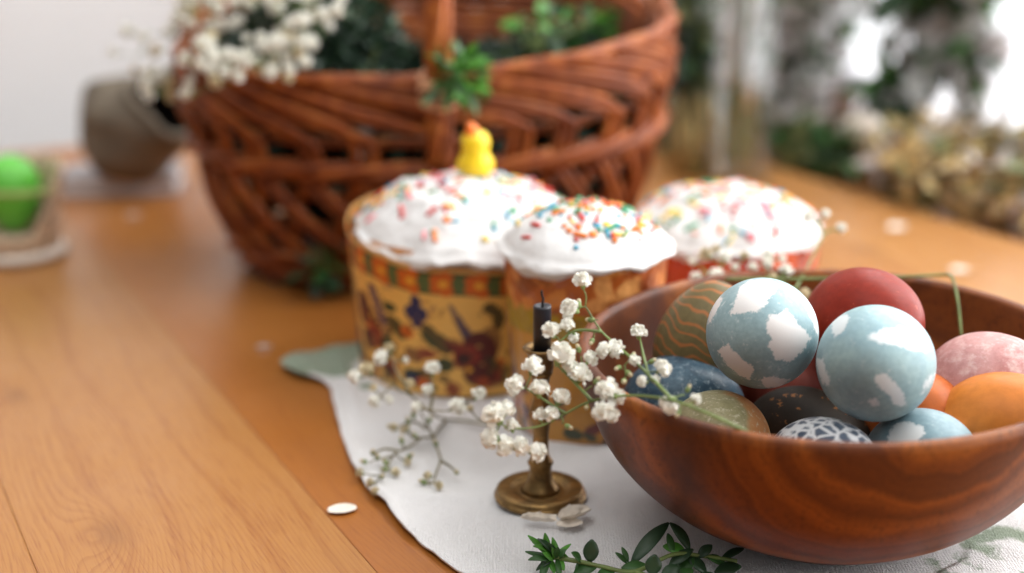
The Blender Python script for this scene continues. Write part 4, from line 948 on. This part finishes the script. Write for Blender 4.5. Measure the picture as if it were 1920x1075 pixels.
# ------------------------------------------------------------------ fallen petals and leaves
def petal(px, py, lx, ly, label, rot=0.0, z=0.0003, curl=0.0012, seed=0, ragged=0.0, mat='fallen'):
    r2 = random.Random(seed); n_, k_ = 9, 7; vs = []
    for i in range(n_ + 1):
        t = i / n_
        for j in range(k_ + 1):
            s = j / k_ * 2 - 1; wd = math.sin(math.pi * (0.06 + 0.90 * t)) ** .55
            x = (t - .5) * lx; y = s * ly * .5 * wd; rg = ragged * noise.noise(Vector((t * 6 + seed, s * 4, seed)))
            vs.append((x + rg * lx, y + rg * ly, 0.0004 + curl * (0.8 * s * s * wd + 1.1 * (t - .45) ** 2) + abs(rg) * lx * .5))
    fs = [(i * (k_ + 1) + j, (i + 1) * (k_ + 1) + j, (i + 1) * (k_ + 1) + j + 1, i * (k_ + 1) + j + 1) for i in range(n_) for j in range(k_)]
    mb = MB(); mb.add(vs, fs); o = mb.build('petal', M[mat], None, on_z(px, py, z)); o.rotation_euler = (0, 0, rot)
    return tag(o, label, 'petal', 'fallen petals')
petal(642, 958, 0.0125, 0.0092, 'white fallen petal on the bare wood left of the linen', 0.25, seed=1)
petal(1078, 973, 0.0150, 0.0085, 'crumpled cream petal on the linen at the foot of the candlestick', 0.5, 0.0052, 0.005, 2, 0.18)
petal(1010, 981, 0.0150, 0.0045, 'thin curled petal shred in front of the candlestick foot', -0.25, 0.0052, 0.004, 3, 0.22)
petal(494, 653, 0.0085, 0.0080, 'blurred round petal on the dark wood left of the runner tip', 0.1, seed=4, mat='pink_petal')
petal(567, 668, 0.010, 0.008, 'pale petal touching the green tip of the runner', 0.6, seed=5, mat='pink_petal')
petal(250, 405, 0.012, 0.012, 'faint petal on the wood before the closed book', 0.2, seed=6, mat='pink_petal')
petal(1682, 427, 0.016, 0.014, 'pale petal on the wood right of the red cake', 0.9, seed=7)
petal(1800, 508, 0.012, 0.012, 'pale petal on the wood behind the right bowl rim', 0.1, seed=8)
petal(1068, 985, 0.011, 0.008, 'flat translucent petal in front of the crumpled one', 0.2, 0.0050, 0.001, 9, 0.1)
# green leafy twig in the front
tw = empty('leafy_twig', on_z(1170, 1068, 0.0035), 'green twig of narrow leaves lying in front of the bowl', 'twig')
tb = tw.location
def TW(px, py, z): return on_z(px, py, z) - tb
def tleaf(b_, t_, wd, m_='leaf_dark', bend=.06, nrm=(0, -.4, 1)):
    mb = MB(); mb.leaf(TW(*b_), TW(*t_), wd, nrm, bend, n=8, fold=0.22); o = mb.build('leaf', M[m_], tw); s = o.modifiers.new('thickness', 'SOLIDIFY'); s.thickness = 0.0003
mb = MB(); mb.tube(spline([TW(1040, 1046, .010), TW(1085, 1053, .010), TW(1130, 1063, .009), TW(1190, 1072, .008), TW(1262, 1040, .012), TW(1320, 1043, .010), TW(1382, 1052, .008)], 6), 0.0010, 0.0008, 7)
mb.tube(spline([TW(1190, 1072, .008), TW(1250, 1090, .006), TW(1330, 1100, .005)], 5), 0.0010, 0.0008, 7)
mb.build('stem', M['stem'], tw)
tleaf((1184, 1058, .008), (1254, 980, .020), 0.0062); tleaf((1293, 1032, .010), (1256, 980, .020), 0.0048, 'leaf_dark', .10); tleaf((1285, 1036, .012), (1243, 1024, .013), 0.0055, 'leaf_bright'); tleaf((1262, 1038, .012), (1252, 1000, .016), 0.003, 'leaf_mid')
tleaf((1106, 1054, .010), (1110, 1012, .019), 0.0062, 'leaf_dark', .0, (0, -1, .2)); tleaf((1222, 1078, .008), (1228, 1040, .016), 0.0066, 'leaf_dark', .0, (0, -1, .2)); tleaf((1255, 1062, .008), (1300, 1030, .013), 0.0050, 'leaf_dark')
tleaf((1300, 1044, .010), (1272, 1082, .004), 0.0055, 'leaf_mid'); tleaf((1325, 1044, .010), (1362, 1060, .006), 0.0045, 'leaf_mid'); tleaf((1352, 1050, .008), (1395, 1028, .010), 0.0035, 'leaf_dark'); tleaf((1340, 1075, .006), (1390, 1062, .008), 0.006, 'leaf_dark')
tleaf((1175, 1056, .009), (1154, 1036, .013), 0.0022, 'leaf_mid'); tleaf((1178, 1054, .009), (1166, 1026, .014), 0.0022, 'leaf_mid'); tleaf((1120, 1060, .009), (1075, 1078, .006), 0.006, 'leaf_mid'); tleaf((1165, 1066, .008), (1215, 1062, .009), 0.005, 'leaf_mid'); tleaf((1150, 1066, .008), (1120, 1095, .005), 0.006, 'leaf_mid')
for b_, t_, w_, m_ in (((1290, 1046, .010), (1325, 1075, .004), .0055, 'leaf_dark'), ((1310, 1046, .010), (1335, 1022, .014), .0045, 'leaf_dark'), ((1240, 1086, .007), (1275, 1062, .012), .006, 'leaf_dark'), ((1200, 1072, .008), (1180, 1098, .003), .0055, 'leaf_mid'), ((1130, 1063, .009), (1145, 1090, .003), .0055, 'leaf_dark'), ((1090, 1054, .01), (1072, 1036, .015), .004, 'leaf_mid'), ((1085, 1053, .010), (1092, 1082, .004), .005, 'leaf_mid'), ((1300, 1092, .006), (1345, 1080, .009), .0055, 'leaf_dark'), ((1265, 1092, .006), (1300, 1068, .010), .0055, 'leaf_mid')): tleaf(b_, t_, w_, m_)
r2 = random.Random(12)
for (tx, ty, tz) in ((990, 1004, .018), (1008, 1010, .018), (1036, 1008, .020), (1070, 1020, .016), (985, 1034, .012), (990, 1050, .010), (1014, 1055, .008), (1060, 1030, .014), (1030, 1018, .020), (1000, 1024, .016), (1005, 1070, .006), (1040, 1075, .006), (1058, 1070, .007), (1022, 1000, .020), (998, 1016, .016), (1046, 1026, .018), (1018, 1036, .014), (1066, 1046, .01), (1014, 1085, .005), (1050, 1092, .005)):
    tleaf((1040 + r2.uniform(-12, 8), 1046 + r2.uniform(-4, 6), .010), (tx, ty, tz), r2.uniform(0.0020, 0.0036), r2.choice(['leaf_mid', 'leaf_bright', 'leaf_mid', 'leaf_dark']), r2.uniform(-.05, .15))

# ------------------------------------------------------------------ things at the far left
hd = empty('egg_holder', on_z(34, 481, 0.0), 'cream speckled open fronted egg cup at the left edge of the table', 'egg cup')
mb = MB(); mb.lathe([(0, 0), (0.030, 0), (0.034, 0.002), (0.035, 0.005), (0.033, 0.008), (0.0, 0.009)], 40); mb.build('foot', M['pale'], hd)
mb = MB(); nn = 44; rows = 12; vs = []
for i in range(rows + 1):
    t = i / rows
    for j in range(nn):
        a = 2 * math.pi * j / nn; front = max(0, -math.sin(a + 0.30) + 0.25) / 1.25
        top = 0.066 - 0.046 * min(1, front * 1.6); z = 0.0085 + t * (top - 0.0085); r = 0.0275 + 0.0095 * (z / 0.066) ** 0.8
        vs.append((r * math.cos(a), r * math.sin(a), z))
mb.add(vs, [(i * nn + j, i * nn + (j + 1) % nn, (i + 1) * nn + (j + 1) % nn, (i + 1) * nn + j) for i in range(rows) for j in range(nn)]); o = mb.build('cup', M['cream'], hd); s = o.modifiers.new('thickness', 'SOLIDIFY'); s.thickness = 0.003
mb = MB(); mb.tube([Vector((0.0330 * math.cos(t), 0.0330 * math.sin(t), 0.0520 + .001 * math.sin(3 * t))) for t in [2 * math.pi * i / 40 for i in range(40)]], 0.0022, n=7, closed=True); mb.build('band', M['string'], hd)
def plain_egg(loc, W, L, mat, label, rot=(0, 0, 0)):
    mb = MB(); mb.lathe([(max(0, W / 2 * math.sin(math.pi * i / 32) * (1 + 0.10 * math.cos(math.pi * i / 32))), -L / 2 * math.cos(math.pi * i / 32)) for i in range(33)], 48)
    o = mb.build('egg', mat, None, loc, weld=True); o.rotation_euler = rot; return tag(o, label, 'egg')
mb = MB(); mb.lathe([(0, 0.0095), (0.0262, 0.0095), (0.0280, 0.0180), (0.0, 0.0190)], 40); mb.build('lining', M['cream'], hd)
plain_egg(hd.location + Vector((0, 0, 0.0460)), 0.0405, 0.0545, M['green_egg'], 'bright green egg standing in the cream egg cup', (R(180), 0, 0))
bk = empty('book', on_z(235, 352, 0.0), 'closed pale grey book under the taupe pouch by the wall', 'book'); bk.rotation_euler = (0, 0, R(6))
mb = MB(); mb.box((-0.048, -0.032, 0), (0.048, 0.032, 0.002)); mb.box((-0.048, -0.032, 0.0135), (0.048, 0.032, 0.0155)); mb.box((-0.050, -0.032, 0.0), (-0.0482, 0.032, 0.0155)); mb.build('cover', M['book'], bk, smooth=False)
mb = MB(); mb.box((-0.047, -0.030, 0.0022), (0.046, 0.031, 0.0133)); mb.build('pages', M['pages'], bk, smooth=False)
pc = empty('felt_pouch', on_z(246, 352, 0.0) + Vector((0.0, 0.0, 0.0165)), 'slumped taupe felt pouch with a dark open mouth on the book', 'pouch')
pc.rotation_euler = (R(22), R(26), 0); pc.location += Vector((0, 0, 0.010)); pc.scale = (1.12, 1.12, 1.12)
mb = MB(); nn = 56
pro = [(0.0, 0.0), (0.022, 0.0), (0.033, 0.004), (0.040, 0.014), (0.043, 0.028), (0.042, 0.044), (0.038, 0.057), (0.032, 0.067), (0.027, 0.073)]
pin = [(0.0246, 0.0725), (0.029, 0.063), (0.036, 0.046), (0.036, 0.020), (0.0, 0.006)]
mb.lathe([(p.x, p.y) for p in spline([Vector((a, b, 0)) for a, b in pro], 3)], nn, 0)
mb.f = mb.f[:-1]; mb.mi = mb.mi[:-1]
def slump(v):
    x, y, z = v; t = z / 0.074; q = Vector((x * 30, y * 30, z * 25)); k_ = 0.009 * noise.noise(q)
    return (x + 0.016 * t * t + k_ - 0.008 * math.sin(t * 3), y * (1 - .15 * t) - 0.010 * t * t + k_, z * (1 - 0.22 * t * (0.5 + 0.5 * math.copysign(1, 1) * (x - y * .6) / 0.04)) + k_ * .5)
mb.v = [slump(v) for v in mb.v]; mb.build('pouch_body', M['taupe'], pc)
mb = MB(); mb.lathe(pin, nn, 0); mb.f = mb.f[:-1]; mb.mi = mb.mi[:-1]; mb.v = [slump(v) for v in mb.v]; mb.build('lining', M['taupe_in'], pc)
mb = MB(); mb.tube([Vector(slump((0.027 * math.cos(t), 0.027 * math.sin(t), 0.0735))) for t in [2 * math.pi * i / 48 for i in range(48)]], 0.0035, n=8, closed=True); mb.build('hem', M['taupe'], pc)

# ------------------------------------------------------------------ right background: vase, flowering plants, dried wreath
VP = on_z(1392, 352, 0.0); VP.y += 0.03
vz = empty('glass_vase', VP, 'tall clear glass vase on the table at the right of the basket', 'vase')
mb = MB(); mb.lathe([(0, 0), (0.027, 0), (0.029, 0.002), (0.029, 0.185), (0.0275, 0.186), (0.0262, 0.184), (0.0262, 0.012), (0.022, 0.008), (0, 0.008)], 48); mb.build('glass', M['glass'], vz)
def stems_bunch(name, label, base, n_, h, spread, mats, leafm, seed, nl=10, ll=.03, lw=.014, rr=0.0018, lean=(0, 0), cat='branches', bl=None, nb=0, lstart=.35, inner=.016):
    r2 = random.Random(seed); o = empty(name, base, label, cat); st = MB(); lf = MB(); fl = MB()
    for i in range(n_):
        a = r2.uniform(0, 6.28); b0 = Vector((r2.uniform(-inner, inner), r2.uniform(-inner, inner), 0.010)); e = Vector((math.cos(a) * spread * r2.uniform(.3, 1) + lean[0], math.sin(a) * spread * r2.uniform(.3, 1) + lean[1], h * r2.uniform(.7, 1.1)))
        m1 = lerp(b0, e, .5); m1.x *= .55; m1.y *= .55
        sp = spline([b0, m1, e], 10); st.tube(sp, rr, rr * .55, 6, r2.randrange(len(mats)))
        for q in range(nl):
            k_ = int(lerp(lstart, 1, r2.random()) * (len(sp) - 1)); P = sp[k_]; d = (rvec() + Vector((0, 0, .3))).normalized(); L = ll * r2.uniform(.6, 1.2)
            lf.leaf(P, P + d * L, lw * r2.uniform(.7, 1.2), rvec() + Vector((0, 0, 1)), r2.uniform(-.1, .2), r2.randrange(len(leafm)), 5)
        for q in range(nb):
            k_ = int(lerp(lstart, 1, r2.random()) * (len(sp) - 1)); P = sp[k_] + rvec() * r2.uniform(.006, .03)
            R_ = r2.uniform(.012, .026); ax = (rvec() + Vector((0, -.6, .3))).normalized(); t1 = ax.orthogonal().normalized(); m_ = r2.randrange(len(bl))
            for w_ in range(6):
                dd = t1.copy(); dd.rotate(Quaternion(ax, w_ * 1.047)); dd = (dd + ax * .45).normalized(); fl.leaf(P, P + dd * R_, R_ * .85, ax, .12, m_, 4)
    st.build('stems', mats, o)
    f = lf.build('foliage', leafm, o); f['kind'] = 'stuff'
    if nb: g = fl.build('blossoms', bl, o); g['kind'] = 'stuff'
    return o
stems_bunch('cut_branches', 'bunch of leafy green stems standing in the glass vase', VP, 5, 0.33, 0.09, [M['stem'], M['leaf_dark']], [M['leaf_dark'], M['leaf_mid'], M['leaf_dark'], M['leaf_bright']], 3, 12, .040, .018, 0.0021, (0.0, 0), lstart=.62, inner=.014)
# dark stems in a green glass beside it
GP = on_z(1312, 350, 0.0); GP.y += 0.035
leafy('hanging_ivy', GP + Vector((-0.006, 0.02, 0.115)), (0.012, 0.018, 0.062), 180, 0.024, 0.012, [M['leaf_dark'], M['leaf_box'], M['leaf_olive'], M['leaf_box']], 'dark trailing leaves beside the right end of the basket', 'leaves', 0.9, 21, root=GP + Vector((0, 0, 0.002)), nst=8)
mb = MB(); o_ = GP + Vector((-0.004, 0.004, 0.001))
for q in range(26):
    x, y = rnd.uniform(-.018, .022), rnd.uniform(-.01, .01); mb.tube([(x, y, 0), (x + rnd.uniform(-.004, .004), y, .03), (x * .8 + rnd.uniform(-.005, .005), y, rnd.uniform(.05, .085))], 0.0016, 0.0012, 5)
tag(mb.build('straw_bundle', M['straw'], None, o_), 'upright bundle of pale straw stalks at the foot of the glass vase', 'straw')
# terracotta pot and the flowering plants along the far edge
def pot(P, r, h, label, mat):
    mb = MB(); mb.lathe([(0, 0), (r * .72, 0), (r * .95, h * .82), (r * 1.05, h * .82), (r * 1.05, h), (r * .93, h), (r * .88, h * .8), (0, h * .78)], 40); o = mb.build('flower_pot', mat, None, P, weld=False); return tag(o, label, 'pot')
FM = [M['leaf_dark'], M['leaf_lit'], M['leaf_lit'], M['leaf_dark']]
PP = tf(0.765, 1.145, 0.001); pot(PP, 0.026, 0.034, 'small terracotta pot beside the glass vase at the far table edge', M['terracotta'])
stems_bunch('flowering_plant', 'leafy plant with white and blush flowers in the terracotta pot', PP + Vector((0, 0, 0.022)), 11, 0.24, 0.10, [M['stem'], M['drystem']], FM, 31, 6, .045, .022, 0.0017, (0.04, 0), bl=[M['white_bloom'], M['pink_petal'], M['white_bloom']], nb=9, lstart=.15)
P2 = tf(0.90, 1.13, -0.011); pot(P2, 0.034, 0.036, 'low white flower pot on the sill among the plants', M['pale'])
stems_bunch('flowering_plant', 'airy blush flowered plant in the low white pot before the window', P2 + Vector((0, 0, 0.024)), 12, 0.26, 0.12, [M['drystem'], M['stem']], FM, 33, 6, .045, .022, 0.0016, (0.03, 0), bl=[M['pink_petal'], M['white_bloom'], M['white_bloom']], nb=11, lstart=.12)
P3 = tf(1.02, 1.22, -0.011); pot(P3, 0.040, 0.050, 'grey pot at the back of the sill near the wall corner', M['book'])
stems_bunch('shrub', 'dark leaved potted shrub at the back near the wall corner', P3 + Vector((0, 0, 0.034)), 12, 0.32, 0.13, [M['drystem']], [M['leaf_dark'], M['leaf_lit'], M['leaf_lit']], 35, 3, .05, .026, 0.0018, (0, 0), lstart=.15, bl=[M['white_bloom']], nb=6)
P5 = tf(0.955, 1.03, -0.011); pot(P5, 0.026, 0.030, 'little grey pot on the sill between the white pot and the curtain', M['book'])
stems_bunch('flowering_plant', 'branching plant with dark green leaves and white flowers in the middle of the sill', P5 + Vector((0, 0, 0.020)), 9, 0.24, 0.11, [M['drystem'], M['stem']], [M['leaf_dark'], M['leaf_lit'], M['leaf_dark']], 41, 7, .05, .026, 0.0018, (-0.02, 0), lstart=.12, bl=[M['pink_petal'], M['white_bloom'], M['white_bloom']], nb=4)
P4 = tf(1.00, 0.98, -0.011); pot(P4, 0.032, 0.034, 'small dark pot on the sill before the curtain', M['taupe'])
stems_bunch('flowering_plant', 'thin twiggy plant with few leaves in front of the sheer curtain', P4 + Vector((0, 0, 0.022)), 8, 0.25, 0.09, [M['drystem']], [M['leaf_lit'], M['leaf_dark']], 37, 6, .04, .02, 0.0016, (-0.03, 0), lstart=.2, bl=[M['pink_petal'], M['white_bloom']], nb=6)
def wreath(P, Ro, r, n_, seed, label, mats, tilt=(0, 0, 0)):
    r2 = random.Random(seed); o = empty('dried_wreath', P, label, 'wreath'); o.rotation_euler = tilt; st = MB(); lf = MB()
    for i in range(n_):
        a0 = r2.uniform(0, 6.28); k_ = r2.uniform(.6, 1.6); ph = r2.uniform(0, 6.28); rr = r * r2.uniform(.3, 1)
        st.tube([Vector(((Ro + rr * math.cos(ph + t * 2)) * math.cos(a0 + t * k_), (Ro + rr * math.cos(ph + t * 2)) * math.sin(a0 + t * k_), r + rr * math.sin(ph + t * 2))) for t in [q / 10 for q in range(11)]], 0.0018, 0.0010, 5, r2.randrange(len(mats)))
    for i in range(n_ * 6):
        a = r2.uniform(0, 6.28); ph = r2.uniform(0, 6.28); P_ = Vector(((Ro + r * math.cos(ph)) * math.cos(a), (Ro + r * math.cos(ph)) * math.sin(a), r + r * math.sin(ph) * .9)); d = (rvec() + Vector((0, 0, .4))).normalized()
        lf.leaf(P_, P_ + d * r2.uniform(.012, .030), r2.uniform(.006, .014), rvec(), .1, r2.randrange(len(mats)), 4)
    st.build('twigs', mats, o); f = lf.build('foliage', mats, o); f['kind'] = 'stuff'; return o
wreath(tf(0.905, 0.845, -0.010), 0.085, 0.026, 150, 51, 'golden brown dried moss wreath lying on the sill at the right', [M['straw'], M['straw_dark'], M['leaf_olive'], M['straw'], M['pink_petal'], M['straw_dark']])
wreath(tf(0.868, 1.015, -0.010), 0.045, 0.017, 60, 53, 'smaller dark green wreath lying behind the golden one', [M['leaf_mid'], M['leaf_olive'], M['leaf_dark']])
plain_egg(tf(0.865, 0.985, 0.030), 0.036, 0.048, M['pale'], 'pale egg nestled on the smaller green wreath', (R(70), R(20), 0.5))
leafy('low_greenery', tf(0.78, 1.10, 0.020), (0.030, 0.055, 0.022), 260, 0.030, 0.015, [M['leaf_dark'], M['leaf_olive'], M['leaf_dark']], 'low dark green leaves spilling onto the far table edge', 'leaves', 0.3, 61, root=tf(0.775, 1.09, 0.001))
